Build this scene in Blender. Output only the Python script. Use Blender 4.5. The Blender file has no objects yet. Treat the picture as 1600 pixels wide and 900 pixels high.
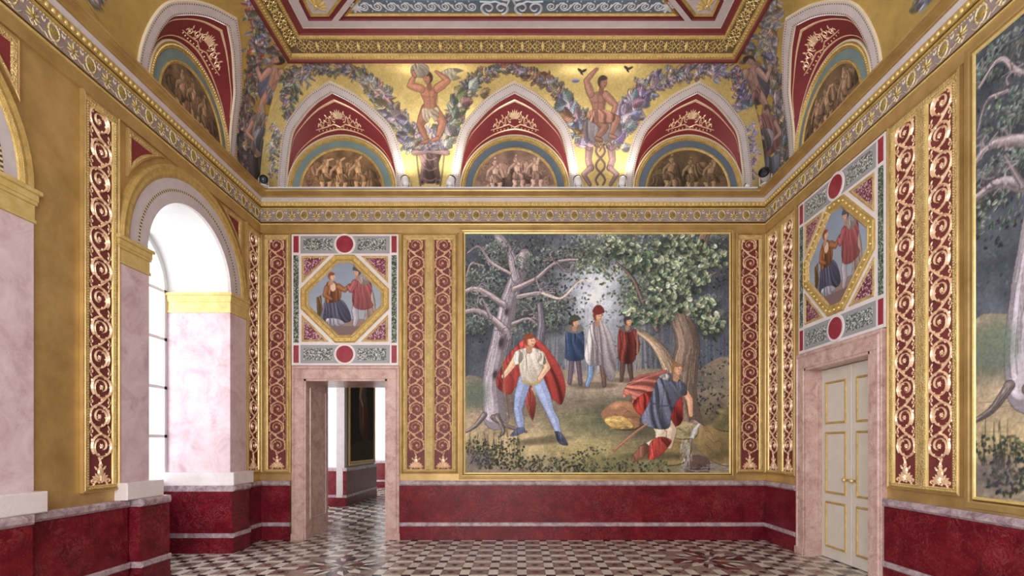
import bpy, math, random
import numpy as np
from mathutils import Vector

C = bpy.context.scene.collection
PI = math.pi
XL, XR = -4.06, 3.85            # side wall planes
YE = -8.8                        # near end of the room
D0, EYE, F = 8.0, 1.49, 800.0    # camera distance from the back wall, eye height, focal length in pixels

# ------------------------------------------------------------------ colour / materials
def s2l(c):
    c = c / 255.0
    return c / 12.92 if c <= 0.04045 else ((c + 0.055) / 1.055) ** 2.4
def rgb(r, g, b): return (s2l(r), s2l(g), s2l(b), 1.0)

def new_mat(name):
    m = bpy.data.materials.new(name); m.use_nodes = True
    nt = m.node_tree
    return m, nt, nt.nodes['Principled BSDF']

def ramp(nt, fac, stops):
    r = nt.nodes.new('ShaderNodeValToRGB')
    el = r.color_ramp.elements
    while len(el) < len(stops): el.new(0.5)
    for e, (p, c) in zip(el, stops): e.position = p; e.color = c
    nt.links.new(fac, r.inputs[0])
    return r.outputs[0]

def coords(nt, scale=(1, 1, 1)):
    g = nt.nodes.new('ShaderNodeNewGeometry')
    mp = nt.nodes.new('ShaderNodeMapping'); mp.inputs['Scale'].default_value = scale
    nt.links.new(g.outputs['Position'], mp.inputs[0])
    return mp.outputs[0]

def noise(nt, vec, scale, detail=4, rough=0.55, dist=0.0):
    n = nt.nodes.new('ShaderNodeTexNoise')
    n.inputs['Scale'].default_value = scale; n.inputs['Detail'].default_value = detail
    n.inputs['Roughness'].default_value = rough; n.inputs['Distortion'].default_value = dist
    nt.links.new(vec, n.inputs['Vector'])
    return n.outputs['Fac']

def mixc(nt, fac, a, b):
    m = nt.nodes.new('ShaderNodeMix'); m.data_type = 'RGBA'
    for s, v in ((m.inputs[0], fac), (m.inputs[6], a), (m.inputs[7], b)):
        if hasattr(v, 'links'): nt.links.new(v, s)
        else: s.default_value = v
    return m.outputs[2]

def bump(nt, b, h, strength, dist=0.01):
    n = nt.nodes.new('ShaderNodeBump'); n.inputs['Strength'].default_value = strength; n.inputs['Distance'].default_value = dist
    nt.links.new(h, n.inputs['Height']); nt.links.new(n.outputs[0], b.inputs['Normal'])

def plain(name, c, rough=0.6, metal=0.0, var=0.12, scale=6.0):
    m, nt, b = new_mat(name)
    v = coords(nt)
    f = noise(nt, v, scale, 5, 0.6)
    lo = tuple(x * (1 - var) for x in c[:3]) + (1,); hi = tuple(min(1, x * (1 + var)) for x in c[:3]) + (1,)
    nt.links.new(ramp(nt, f, [(0.3, lo), (0.7, hi)]), b.inputs['Base Color'])
    b.inputs['Roughness'].default_value = rough; b.inputs['Metallic'].default_value = metal
    return m

def gold(name, c1, c2, rough=0.42, metal=0.55, scale=5.0, grain=0.0, gscale=90.0):
    m, nt, b = new_mat(name)
    v = coords(nt)
    f = noise(nt, v, scale, 6, 0.65)
    nt.links.new(ramp(nt, f, [(0.3, c1), (0.7, c2)]), b.inputs['Base Color'])
    b.inputs['Metallic'].default_value = metal; b.inputs['Roughness'].default_value = rough
    if grain:
        vo = nt.nodes.new('ShaderNodeTexVoronoi'); vo.inputs['Scale'].default_value = gscale
        nt.links.new(v, vo.inputs['Vector'])
        bump(nt, b, vo.outputs['Distance'], grain, 0.012)
    return m

def marble(name, cols, vein, scale=3.0, rough=0.25, vamt=0.5, speck=None, sscale=60.0):
    m, nt, b = new_mat(name)
    v = coords(nt)
    f = noise(nt, v, scale, 8, 0.68, 0.6)
    base = ramp(nt, f, [(0.28, cols[0]), (0.5, cols[1]), (0.74, cols[2])])
    f2 = noise(nt, v, scale * 1.7, 9, 0.62, 1.8)
    vm = ramp(nt, f2, [(0.46, (0, 0, 0, 1)), (0.5, (vamt, vamt, vamt, 1)), (0.54, (0, 0, 0, 1))])
    f4 = noise(nt, v, scale * 0.6, 3)
    vm2 = nt.nodes.new('ShaderNodeMath'); vm2.operation = 'MULTIPLY'
    nt.links.new(vm, vm2.inputs[0]); nt.links.new(ramp(nt, f4, [(0.4, (0, 0, 0, 1)), (0.65, (1, 1, 1, 1))]), vm2.inputs[1])
    col = mixc(nt, vm2.outputs[0], base, vein)
    if speck:
        f3 = noise(nt, v, sscale, 3, 0.6)
        sm = ramp(nt, f3, [(0.6, (0, 0, 0, 1)), (0.72, (0.6, 0.6, 0.6, 1))])
        col = mixc(nt, sm, col, speck)
    nt.links.new(col, b.inputs['Base Color'])
    b.inputs['Roughness'].default_value = rough
    if 'red' in name: b.inputs['Specular IOR Level'].default_value = 0.28
    return m

def granite(name, a, bcol, c, scale=55.0, rough=0.3):
    m, nt, b = new_mat(name)
    v = coords(nt)
    vo = nt.nodes.new('ShaderNodeTexVoronoi'); vo.inputs['Scale'].default_value = scale
    nt.links.new(v, vo.inputs['Vector'])
    bw = nt.nodes.new('ShaderNodeSeparateColor'); nt.links.new(vo.outputs['Color'], bw.inputs[0])
    nt.links.new(ramp(nt, bw.outputs[0], [(0.2, a), (0.6, bcol), (0.93, c)]), b.inputs['Base Color'])
    b.inputs['Roughness'].default_value = rough
    return m

def paint_mat(name, rough=0.65):
    m, nt, b = new_mat(name); b.inputs['Specular IOR Level'].default_value = 0.25
    a = nt.nodes.new('ShaderNodeAttribute'); a.attribute_name = 'paint'
    nt.links.new(a.outputs['Color'], b.inputs['Base Color'])
    mu = nt.nodes.new('ShaderNodeMath'); mu.operation = 'MULTIPLY'; mu.inputs[1].default_value = 0.35
    nt.links.new(a.outputs['Alpha'], mu.inputs[0]); nt.links.new(mu.outputs[0], b.inputs['Metallic'])
    mr = nt.nodes.new('ShaderNodeMapRange'); mr.inputs['To Min'].default_value = rough; mr.inputs['To Max'].default_value = 0.38
    nt.links.new(a.outputs['Alpha'], mr.inputs[0]); nt.links.new(mr.outputs[0], b.inputs['Roughness'])
    return m

M = {}
def make_mats():
    M['gold'] = gold('gold_leaf', rgb(172, 140, 86), rgb(208, 176, 118), 0.4, 0.5, 3.0)
    M['gold_beaded'] = gold('gold_beaded', rgb(188, 156, 98), rgb(232, 204, 144), 0.38, 0.35, 12.0, 0.8, 70.0)
    M['gold_fine'] = gold('gold_fine', rgb(184, 152, 84), rgb(222, 192, 122), 0.36, 0.4, 14.0, 0.35, 160.0)
    M['gold_scroll'] = gold('gold_scroll', rgb(230, 190, 150), rgb(252, 226, 196), 0.32, 0.28, 16.0)
    M['gold_dark'] = gold('gold_dark', rgb(96, 68, 28), rgb(130, 96, 44), 0.5, 0.4, 8.0)
    M['gold_bright'] = gold('gold_bright', rgb(212, 184, 112), rgb(238, 216, 150), 0.36, 0.35, 9.0)
    M['pale_gold'] = gold('pale_gold', rgb(222, 200, 140), rgb(240, 226, 180), 0.4, 0.2, 12.0)
    M['cream'] = plain('cream_paint', rgb(226, 212, 186), 0.5, 0.0, 0.06)
    M['ground_red'] = plain('red_ground', rgb(112, 46, 46), 0.55, 0.0, 0.22, 5.0)
    M['web_red'] = plain('vault_red', rgb(126, 42, 48), 0.6, 0.0, 0.12, 2.5)
    M['line_red'] = plain('line_red', rgb(124, 52, 54), 0.55, 0.0, 0.15, 4.0)
    M['lavender'] = plain('lavender_plaster', rgb(204, 194, 197), 0.6, 0.0, 0.07, 8.0)
    M['frieze'] = plain('frieze_ground', rgb(150, 134, 132), 0.6, 0.0, 0.14, 14.0)
    M['olive'] = gold('olive_gold', rgb(136, 116, 44), rgb(176, 152, 72), 0.45, 0.35, 20.0)
    M['teal'] = plain('teal_plaster', rgb(122, 143, 146), 0.6, 0.0, 0.10, 5.0)
    M['blue_grey'] = plain('blue_grey_plaster', rgb(98, 112, 128), 0.6, 0.0, 0.10, 5.0)
    M['blue'] = plain('blue_plaster', rgb(104, 142, 172), 0.6, 0.0, 0.08, 4.0)
    M['brown_ground'] = plain('brown_ground', rgb(104, 84, 62), 0.6, 0.0, 0.15, 12.0)
    M['white'] = plain('white_plaster', rgb(226, 226, 228), 0.6, 0.0, 0.03, 3.0)
    M['white_marble'] = marble('white_marble', [rgb(222, 212, 214), rgb(233, 225, 226), rgb(240, 234, 234)], rgb(200, 190, 194), 5.0, 0.3, 0.3)
    M['pale_paint'] = plain('pale_relief', rgb(206, 210, 218), 0.6, 0.0, 0.05, 9.0)
    M['red_marble'] = marble('red_marble', [rgb(74, 8, 18), rgb(104, 16, 30), rgb(132, 34, 48)], rgb(178, 106, 110), 4.6, 0.32, 0.34, rgb(164, 80, 88), 60.0)
    M['pink_marble'] = marble('pink_marble', [rgb(168, 128, 122), rgb(202, 168, 160), rgb(222, 196, 188)], rgb(234, 218, 212), 7.0, 0.25, 0.6, rgb(170, 128, 124), 34.0)
    M['rose_marble'] = marble('rose_marble', [rgb(186, 150, 160), rgb(216, 192, 200), rgb(232, 216, 222)], rgb(238, 224, 228), 3.2, 0.25, 0.5)
    M['grey_marble'] = marble('grey_marble', [rgb(120, 94, 104), rgb(176, 156, 164), rgb(214, 202, 208)], rgb(92, 70, 80), 9.0, 0.25, 0.6)
    M['grey_slab'] = plain('grey_slab', rgb(160, 160, 166), 0.4, 0.0, 0.05, 6.0)
    M['granite'] = granite('granite', rgb(66, 74, 72), rgb(132, 138, 136), rgb(220, 224, 222), 70.0)
    M['green_granite'] = granite('green_granite', rgb(40, 56, 46), rgb(92, 108, 94), rgb(176, 188, 176), 62.0)
    M['porphyry'] = granite('porphyry', rgb(98, 36, 56), rgb(140, 72, 92), rgb(214, 180, 192), 64.0)
    M['carmine'] = marble('carmine_disc', [rgb(128, 28, 48), rgb(150, 44, 62), rgb(164, 60, 76)], rgb(190, 110, 120), 12.0, 0.3, 0.3)
    M['lamp_white'] = plain('lamp_white', rgb(236, 236, 240), 0.35, 0.0, 0.02)
    M['lamp_black'] = plain('lamp_black', rgb(24, 24, 28), 0.3, 0.0, 0.1)
    M['lamp_glass'] = plain('lamp_lens', rgb(70, 74, 84), 0.12, 0.3, 0.1)
    M['door_white'] = plain('door_paint', rgb(214, 206, 196), 0.45, 0.0, 0.04)
    M['fresco'] = paint_mat('fresco_paint', 0.7)
    M['oil'] = paint_mat('oil_paint', 0.8)
    m, nt, b = new_mat('window_glass')
    t = nt.nodes.new('ShaderNodeBsdfTransparent'); g = nt.nodes.new('ShaderNodeBsdfGlossy'); g.inputs['Roughness'].default_value = 0.03
    x = nt.nodes.new('ShaderNodeMixShader'); x.inputs[0].default_value = 0.06
    nt.links.new(t.outputs[0], x.inputs[1]); nt.links.new(g.outputs[0], x.inputs[2])
    nt.links.new(x.outputs[0], nt.nodes['Material Output'].inputs[0])
    M['glass'] = m
    for key, a, b2 in (('tile_white', rgb(204, 198, 188), rgb(232, 226, 216)), ('tile_grey', rgb(124, 106, 100), rgb(160, 142, 134)),
                       ('tile_black', rgb(28, 20, 20), rgb(54, 40, 38)), ('tile_red', rgb(92, 36, 34), rgb(128, 62, 54)),
                       ('tile_slate', rgb(52, 58, 64), rgb(92, 98, 104))):
        m, nt, b = new_mat(key)
        at = nt.nodes.new('ShaderNodeAttribute'); at.attribute_name = 'tone'
        v = coords(nt)
        col = ramp(nt, at.outputs['Fac'], [(0.0, a), (1.0, b2)])
        f = noise(nt, v, 70.0, 4, 0.6)
        col = mixc(nt, ramp(nt, f, [(0.35, (0, 0, 0, 1)), (0.75, (0.35, 0.35, 0.35, 1))]), col, tuple(0.55 * q for q in a[:3]) + (1,))
        nt.links.new(col, b.inputs['Base Color'])
        rr = nt.nodes.new('ShaderNodeMapRange'); rr.inputs['To Min'].default_value = 0.16; rr.inputs['To Max'].default_value = 0.36
        nt.links.new(noise(nt, v, 9.0, 4), rr.inputs[0]); nt.links.new(rr.outputs[0], b.inputs['Roughness'])
        M[key] = m

# ------------------------------------------------------------------ mesh collector
class MB:
    def __init__(s): s.v = []; s.f = []; s.m = []; s.tone = []
    def add(s, vs, fs, mi=0, tone=0.5):
        o = len(s.v); s.v += [tuple(p) for p in vs]
        for f in fs: s.f.append(tuple(i + o for i in f)); s.m.append(mi); s.tone.append(tone)
    def quad(s, a, b, c, d, mi=0, tone=0.5): s.add([a, b, c, d], [(0, 1, 2, 3)], mi, tone)
    def box(s, x0, x1, y0, y1, z0, z1, mi=0):
        x0, x1 = min(x0, x1), max(x0, x1); y0, y1 = min(y0, y1), max(y0, y1); z0, z1 = min(z0, z1), max(z0, z1)
        s.add([(x0, y0, z0), (x1, y0, z0), (x1, y1, z0), (x0, y1, z0), (x0, y0, z1), (x1, y0, z1), (x1, y1, z1), (x0, y1, z1)],
              [(0, 3, 2, 1), (4, 5, 6, 7), (0, 1, 5, 4), (1, 2, 6, 5), (2, 3, 7, 6), (3, 0, 4, 7)], mi)
    # slab with bevelled front in the local wall frame: u across, v up, w out of the wall (= -y)
    def slab(s, u0, u1, v0, v1, w0, w1, bev=0.0, mi=0):
        if bev <= 0: return s.box(u0, u1, -w1, -w0, v0, v1, mi)
        b = bev
        s.add([(u0, -w0, v0), (u1, -w0, v0), (u1, -w0, v1), (u0, -w0, v1),
               (u0, -(w1 - b), v0), (u1, -(w1 - b), v0), (u1, -(w1 - b), v1), (u0, -(w1 - b), v1),
               (u0 + b, -w1, v0 + b), (u1 - b, -w1, v0 + b), (u1 - b, -w1, v1 - b), (u0 + b, -w1, v1 - b)],
              [(0, 3, 2, 1)] + [(i, (i + 1) % 4, 4 + (i + 1) % 4, 4 + i) for i in range(4)] +
              [(4 + i, 4 + (i + 1) % 4, 8 + (i + 1) % 4, 8 + i) for i in range(4)] + [(8, 9, 10, 11)], mi)
    # extruded polygon in the wall frame
    def poly(s, pts, w0, w1, mi=0):
        n = len(pts)
        s.add([(u, -w0, v) for u, v in pts] + [(u, -w1, v) for u, v in pts],
              [tuple(range(n, 2 * n)), tuple(range(n - 1, -1, -1))] + [(i, (i + 1) % n, n + (i + 1) % n, n + i) for i in range(n)], mi)
    # moulding: closed outline swept with an offset profile [(inset, w)]
    def frame(s, pts, prof, mi=0):
        n = len(pts)
        rings = []
        ar = sum(pts[i][0] * pts[(i + 1) % n][1] - pts[(i + 1) % n][0] * pts[i][1] for i in range(n))
        sg = 1 if ar > 0 else -1
        for ins, w in prof:
            ring = []
            for i in range(n):
                p0, p1, p2 = Vector(pts[i - 1]), Vector(pts[i]), Vector(pts[(i + 1) % n])
                e1 = (p1 - p0).normalized(); e2 = (p2 - p1).normalized()
                n1 = Vector((-e1.y, e1.x)) * sg; n2 = Vector((-e2.y, e2.x)) * sg
                k = (n1 + n2) / max(0.2, 1 + n1.dot(n2))
                q = p1 + k * ins
                ring.append((q.x, -w, q.y))
            rings.append(ring)
        vs = [p for r in rings for p in r]
        fs = []
        for k in range(len(rings) - 1):
            for i in range(n):
                j = (i + 1) % n
                fs.append((k * n + i, k * n + j, (k + 1) * n + j, (k + 1) * n + i))
        s.add(vs, fs, mi)
    # raised ribbon along a line; mapf(u, v, w) -> point
    def ridge(s, pts, w0, w1, h, mapf, mi=0, base=0.0):
        n = len(pts)
        if n < 2: return
        vs = []
        for i, (u, v) in enumerate(pts):
            a = pts[max(0, i - 1)]; b = pts[min(n - 1, i + 1)]
            du, dv = b[0] - a[0], b[1] - a[1]; L = math.hypot(du, dv) or 1
            t = i / (n - 1); w = (w0 + (w1 - w0) * t) / 2
            nu, nv = -dv / L * w, du / L * w
            vs += [mapf(u + nu, v + nv, base), mapf(u, v, base + h), mapf(u - nu, v - nv, base)]
        fs = []
        for i in range(n - 1):
            o = 3 * i
            fs += [(o, o + 1, o + 4, o + 3), (o + 1, o + 2, o + 5, o + 4)]
        s.add(vs, fs, mi)
    def drop(s, u, v, L, W, ang, h, mapf, mi=0, base=0.0):
        c, sn = math.cos(ang), math.sin(ang)
        def P(a, b, w): return mapf(u + a * c - b * sn, v + a * sn + b * c, base + w)
        s.add([P(0, 0, 0), P(L * .35, W / 2, 0), P(L * .75, W * .36, 0), P(L, 0, 0), P(L * .75, -W * .36, 0), P(L * .35, -W / 2, 0), P(L * .4, 0, h), P(L * .8, 0, h * .6)],
              [(0, 6, 1), (1, 6, 7, 2), (2, 7, 3), (3, 7, 4), (4, 7, 6, 5), (5, 6, 0)], mi)
    def dome(s, u, v, ru, rv, h, mapf, mi=0, n=8, base=0.0):
        vs = []
        for k, (rr, hh) in enumerate(((1, 0), (0.72, 0.7))):
            for i in range(n):
                a = 2 * PI * i / n
                vs.append(mapf(u + ru * rr * math.cos(a), v + rv * rr * math.sin(a), base + h * hh))
        vs.append(mapf(u, v, base + h))
        fs = [(i, (i + 1) % n, n + (i + 1) % n, n + i) for i in range(n)] + [(n + i, n + (i + 1) % n, 2 * n) for i in range(n)]
        s.add(vs, fs, mi)
    def lathe(s, prof, origin, axis, mi=0, n=20):
        ax = Vector(axis).normalized(); up = Vector((0, 0, 1)) if abs(ax.z) < 0.9 else Vector((1, 0, 0))
        e1 = ax.cross(up).normalized(); e2 = ax.cross(e1)
        o = Vector(origin); vs = []
        for r, z in prof:
            for i in range(n):
                a = 2 * PI * i / n
                vs.append(o + ax * z + (e1 * math.cos(a) + e2 * math.sin(a)) * r)
        fs = []
        for k in range(len(prof) - 1):
            for i in range(n):
                j = (i + 1) % n
                fs.append((k * n + i, k * n + j, (k + 1) * n + j, (k + 1) * n + i))
        s.add(vs, fs, mi)
    def build(s, name, mats, parent=None, smooth=False, tones=False, fix=True):
        me = bpy.data.meshes.new(name)
        me.from_pydata(s.v, [], s.f)
        if not isinstance(mats, (list, tuple)): mats = [mats]
        for m in mats: me.materials.append(m)
        me.polygons.foreach_set('material_index', s.m)
        if smooth: me.polygons.foreach_set('use_smooth', [True] * len(s.f))
        if tones:
            a = me.attributes.new('tone', 'FLOAT', 'FACE'); a.data.foreach_set('value', s.tone)
        me.validate(); me.update()
        o = bpy.data.objects.new(name, me); C.objects.link(o)
        if parent: o.parent = parent
        return o

def wall_map(u, v, w): return (u, -w, v)

def painted(name, cols, pts, mat, parent=None, keep=None):
    """grid of points (rows x columns x 3) with colours (rows x columns x 4)"""
    R, K = pts.shape[:2]
    idx = np.arange(R * K).reshape(R, K)
    q = np.stack([idx[:-1, :-1], idx[:-1, 1:], idx[1:, 1:], idx[1:, :-1]], -1)
    if keep is not None: q = q[keep]
    q = q.reshape(-1, 4)
    me = bpy.data.meshes.new(name)
    n = len(q)
    me.vertices.add(R * K); me.vertices.foreach_set('co', pts.reshape(-1).astype(np.float32))
    me.loops.add(n * 4); me.loops.foreach_set('vertex_index', q.reshape(-1).astype(np.int32))
    me.polygons.add(n); me.polygons.foreach_set('loop_start', (np.arange(n) * 4).astype(np.int32))
    me.polygons.foreach_set('use_smooth', np.ones(n, dtype=bool))
    me.materials.append(mat)
    me.update(calc_edges=True)
    a = me.color_attributes.new('paint', 'FLOAT_COLOR', 'POINT')
    a.data.foreach_set('color', cols.reshape(-1).astype(np.float32))
    me.validate(); me.update()
    o = bpy.data.objects.new(name, me); C.objects.link(o)
    if parent: o.parent = parent
    return o

def thing(name, label, cat, loc=(0, 0, 0), rz=0.0, group=None):
    o = bpy.data.objects.new(name, None); C.objects.link(o)
    o.empty_display_size = 0.1
    o.location = loc; o.rotation_euler = (0, 0, rz)
    o['label'] = label; o['category'] = cat
    if group: o['group'] = group
    return o
def struct(name, label, loc=(0, 0, 0), rz=0.0, cat=None):
    o = bpy.data.objects.new(name, None); C.objects.link(o)
    o.location = loc; o.rotation_euler = (0, 0, rz)
    o['kind'] = 'structure'; o['label'] = label; o['category'] = cat or name.split('_')[0]
    return o
def mark(o, label, cat=None):
    o['kind'] = 'structure'; o['label'] = label; o['category'] = cat or o.name.split('_')[0]; return o
def dup(root, loc, rz, label, group=None):
    r = root.copy(); C.objects.link(r); r.location = loc; r.rotation_euler = (0, 0, rz); r['label'] = label
    if group: r['group'] = group
    for ch in list(root.children):
        c = ch.copy(); C.objects.link(c); c.parent = r
        for g in list(ch.children):
            d = g.copy(); C.objects.link(d); d.parent = c
    return r
def px(x, y): return ((x - 812) / 100.0, (843 - y) / 100.0)      # photo pixel -> back wall metres

# ------------------------------------------------------------------ cove geometry
Z0, CH, CA = 5.4, 1.46, 0.83
TH = np.linspace(0, PI / 2, 400)
_a = CA * (1 - np.cos(TH)); _z = Z0 + CH * np.sin(TH)
_s = np.concatenate([[0], np.cumsum(np.hypot(np.diff(_a), np.diff(_z)))])
SMAX = float(_s[-1])
def cove_at(s):
    """arc length -> (distance from the wall, height)"""
    return np.interp(s, _s, _a), np.interp(s, _s, _z)
def cove_nrm(s):
    s = min(max(float(s), 0.0), SMAX); a0, z0 = cove_at(max(0, s - .01)); a1, z1 = cove_at(min(SMAX, s + .01))
    L = math.hypot(a1 - a0, z1 - z0); return (z1 - z0) / L, -(a1 - a0) / L
def s_of_theta(t): return float(np.interp(t, TH, _s))
def cove_uv(x, y, side='back'):
    """where the sight line of a photo pixel meets a cove: (position along the wall, arc length)"""
    if side == 'back':
        d = D0 - _a
    else:
        X = XL + _a if side == 'left' else XR - _a
        d = X * F / (x - 812)
    e = EYE + (694 - y) / F * d - _z
    k = np.where(np.diff(np.sign(e)) != 0)[0]
    i = int(k[0]) if len(k) else int(np.argmin(abs(e)))
    dd = float(d[i])
    return ((x - 812) / F * dd if side == 'back' else dd - D0), float(_s[i])
# ------------------------------------------------------------------ a small painter: canvases that become the colours of painted surfaces
class Canvas:
    def __init__(s, w, h, ss=2, col=(120, 120, 120), metal=0.0, seed=1):
        s.w, s.h, s.ss = w, h, ss
        s.W, s.H = int(w * ss), int(h * ss)
        s.a = np.empty((s.H, s.W, 3), np.float32); s.a[:] = np.array(col, np.float32)
        s.m = np.full((s.H, s.W), metal, np.float32)
        s.r = np.random.RandomState(seed); s.clip = None
    def noise(s, cell, octs=3):
        out = np.zeros((s.H, s.W), np.float32); amp = 1; tot = 0
        c = cell * s.ss
        for _ in range(octs):
            gh, gw = int(s.H / c) + 3, int(s.W / c) + 3
            g = s.r.rand(gh, gw).astype(np.float32)
            yy = np.arange(s.H) / c; xx = np.arange(s.W) / c
            y0 = yy.astype(int); x0 = xx.astype(int)
            fy = (yy - y0)[:, None]; fx = (xx - x0)[None, :]
            fy = fy * fy * (3 - 2 * fy); fx = fx * fx * (3 - 2 * fx)
            v = (g[y0][:, x0] * (1 - fx) + g[y0][:, x0 + 1] * fx) * (1 - fy) + (g[y0 + 1][:, x0] * (1 - fx) + g[y0 + 1][:, x0 + 1] * fx) * fy
            out += v.astype(np.float32) * amp; tot += amp; amp *= .5; c = max(1.0, c / 2)
        return out / tot
    def mix(s, mask, col, y0=0, x0=0, metal=0.0):
        h, w = mask.shape
        if s.clip is not None: mask = mask * s.clip[y0:y0 + h, x0:x0 + w]
        reg = s.a[y0:y0 + h, x0:x0 + w]
        col = np.asarray(col, np.float32)
        reg += mask[..., None] * (col - reg)
        mr = s.m[y0:y0 + h, x0:x0 + w]; mr += mask * (metal - mr)
    def box(s, x0, y0, x1, y1):
        X0 = max(0, int(math.floor(x0 * s.ss))); X1 = min(s.W, int(math.ceil(x1 * s.ss)) + 1)
        Y0 = max(0, int(math.floor(y0 * s.ss))); Y1 = min(s.H, int(math.ceil(y1 * s.ss)) + 1)
        if X1 <= X0 or Y1 <= Y0: return None
        gy, gx = np.mgrid[Y0:Y1, X0:X1].astype(np.float32)
        return X0, Y0, (gx + .5) / s.ss, (gy + .5) / s.ss
    def pmask(s, pts):
        P = np.array(pts, np.float32)
        b = s.box(P[:, 0].min(), P[:, 1].min(), P[:, 0].max(), P[:, 1].max())
        if b is None: return None
        X0, Y0, gx, gy = b
        ins = np.zeros(gx.shape, bool)
        for i in range(len(P)):
            (ax, ay), (bx, by) = P[i - 1], P[i]
            if ay == by: continue
            c = ((ay > gy) != (by > gy)) & (gx < (bx - ax) * (gy - ay) / (by - ay) + ax)
            ins ^= c
        return X0, Y0, ins.astype(np.float32)
    def poly(s, pts, col, alpha=1.0, smooth=True, metal=0.0):
        if smooth: pts = curve(pts, True)
        r = s.pmask(pts)
        if r is None: return
        s.mix(r[2] * alpha, col, r[1], r[0], metal)
    def stroke(s, pts, w0, w1, col, alpha=1.0, sm=True, metal=0.0):
        if sm and len(pts) > 2: pts = curve(pts, False)
        P = np.array(pts, np.float32); n = len(P); mw = max(w0, w1) / 2 + 1
        b = s.box(P[:, 0].min() - mw, P[:, 1].min() - mw, P[:, 0].max() + mw, P[:, 1].max() + mw)
        if b is None: return
        X0, Y0, gx, gy = b
        best = np.zeros(gx.shape, np.float32)
        for i in range(n - 1):
            (ax, ay), (bx, by) = P[i], P[i + 1]
            ix0 = int(max(0, (min(ax, bx) - mw) * s.ss - X0)); ix1 = int(min(gx.shape[1], (max(ax, bx) + mw) * s.ss - X0 + 2))
            iy0 = int(max(0, (min(ay, by) - mw) * s.ss - Y0)); iy1 = int(min(gx.shape[0], (max(ay, by) + mw) * s.ss - Y0 + 2))
            if ix1 <= ix0 or iy1 <= iy0: continue
            x = gx[iy0:iy1, ix0:ix1]; y = gy[iy0:iy1, ix0:ix1]
            dx, dy = bx - ax, by - ay; L2 = dx * dx + dy * dy + 1e-9
            t = np.clip(((x - ax) * dx + (y - ay) * dy) / L2, 0, 1)
            d = np.hypot(x - ax - t * dx, y - ay - t * dy)
            w = (w0 + (w1 - w0) * (i + t) / (n - 1)) / 2
            m = np.clip((w - d) * s.ss + .5, 0, 1)
            np.maximum(best[iy0:iy1, ix0:ix1], m, out=best[iy0:iy1, ix0:ix1])
        s.mix(best * alpha, col, Y0, X0, metal)
    def ell(s, x, y, rx, ry, col, alpha=1.0, ang=0.0, soft=0.0, metal=0.0):
        R = max(rx, ry) * (1 + soft) + 1
        b = s.box(x - R, y - R, x + R, y + R)
        if b is None: return
        X0, Y0, gx, gy = b
        c, sn = math.cos(ang), math.sin(ang)
        u = ((gx - x) * c + (gy - y) * sn) / rx; v = (-(gx - x) * sn + (gy - y) * c) / ry
        d = np.sqrt(u * u + v * v)
        if soft: m = np.clip((1 + soft - d) / (2 * soft), 0, 1); m = m * m * (3 - 2 * m)
        else: m = np.clip((1 - d) * min(rx, ry) * s.ss + .5, 0, 1)
        s.mix(m * alpha, col, Y0, X0, metal)
    def leaf(s, x, y, L, W, ang, col, alpha=1.0):
        R = L + 1
        b = s.box(x - R, y - R, x + R, y + R)
        if b is None: return
        X0, Y0, gx, gy = b
        c, sn = math.cos(ang), math.sin(ang)
        u = ((gx - x) * c + (gy - y) * sn) / L; v = (-(gx - x) * sn + (gy - y) * c)
        hw = W * .5 * np.where((u > 0) & (u < 1), np.sqrt(np.clip(4 * u * (1 - u), 0, 1)) * (1.25 - .5 * u), -1)
        m = np.clip((hw - abs(v)) * s.ss + .5, 0, 1) * (hw > 0)
        cc = np.asarray(col, np.float32)
        side = np.where(v < 0, 1.18, .86)[..., None] * cc
        side = np.where((abs(v) < .35)[..., None], cc * .7, side)
        h, w = m.shape
        if s.clip is not None: m = m * s.clip[Y0:Y0 + h, X0:X0 + w]
        reg = s.a[Y0:Y0 + h, X0:X0 + w]; reg += (m * alpha)[..., None] * (side - reg)
        mr = s.m[Y0:Y0 + h, X0:X0 + w]; mr *= 1 - m * alpha
    def limb(s, pts, ws, col):
        col = np.array(col, float)
        n = len(pts)
        for i in range(n - 1): s.stroke(pts[i:i + 2], ws[i] + 1.6, ws[i + 1] + 1.6, col * .55, .9, False)
        for i in range(n - 1): s.stroke(pts[i:i + 2], ws[i], ws[i + 1], col, 1, False)
        for i in range(n - 1):
            o = ws[i] * .18
            s.stroke([(p[0] - o, p[1] - o * .6) for p in pts[i:i + 2]], ws[i] * .45, ws[i + 1] * .45, np.minimum(255, col * 1.18 + 8), .6, False)
    def drape(s, pts, col, folds=8, seed=0, dirn=None, smooth=True):
        col = np.array(col, float); rr = np.random.RandomState(seed)
        if smooth: pts = curve(pts, True)
        r = s.pmask(pts)
        if r is None: return
        X0, Y0, m = r
        s.mix(m, col, Y0, X0)
        old = s.clip
        cl = np.zeros((s.H, s.W), np.float32); cl[Y0:Y0 + m.shape[0], X0:X0 + m.shape[1]] = m
        s.clip = cl if old is None else cl * old
        P = np.array(pts); x0, y0 = P.min(0); x1, y1 = P.max(0); w, h = x1 - x0, y1 - y0
        d = dirn if dirn is not None else (0.1, 1.0)
        gxy = c_grid(X0, Y0, m.shape, s.ss)
        if w * h > 90:
            ux, uy = gxy; gx_, gy_ = x0 + w * (.5 - .35 * np.sign(d[0])) , y0 - h * (.25 + rr.uniform(0, .5))
            ang = np.arctan2(ux - gx_, uy - gy_) if abs(d[1]) > .6 else np.arctan2(uy - y0 - h * .3, ux - x0 + w * .4)
            span = max(1e-3, float(ang[m > 0].max() - ang[m > 0].min())) if (m > 0).any() else 1
            q = (ang - (ang[m > 0].min() if (m > 0).any() else 0)) / span * folds * 1.6
            q = q + .7 * np.sin((uy - y0) / max(6, h) * 5 + rr.uniform(0, 6)) + .4 * np.sin((ux - x0) / max(6, w) * 9 + rr.uniform(0, 6))
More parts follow.
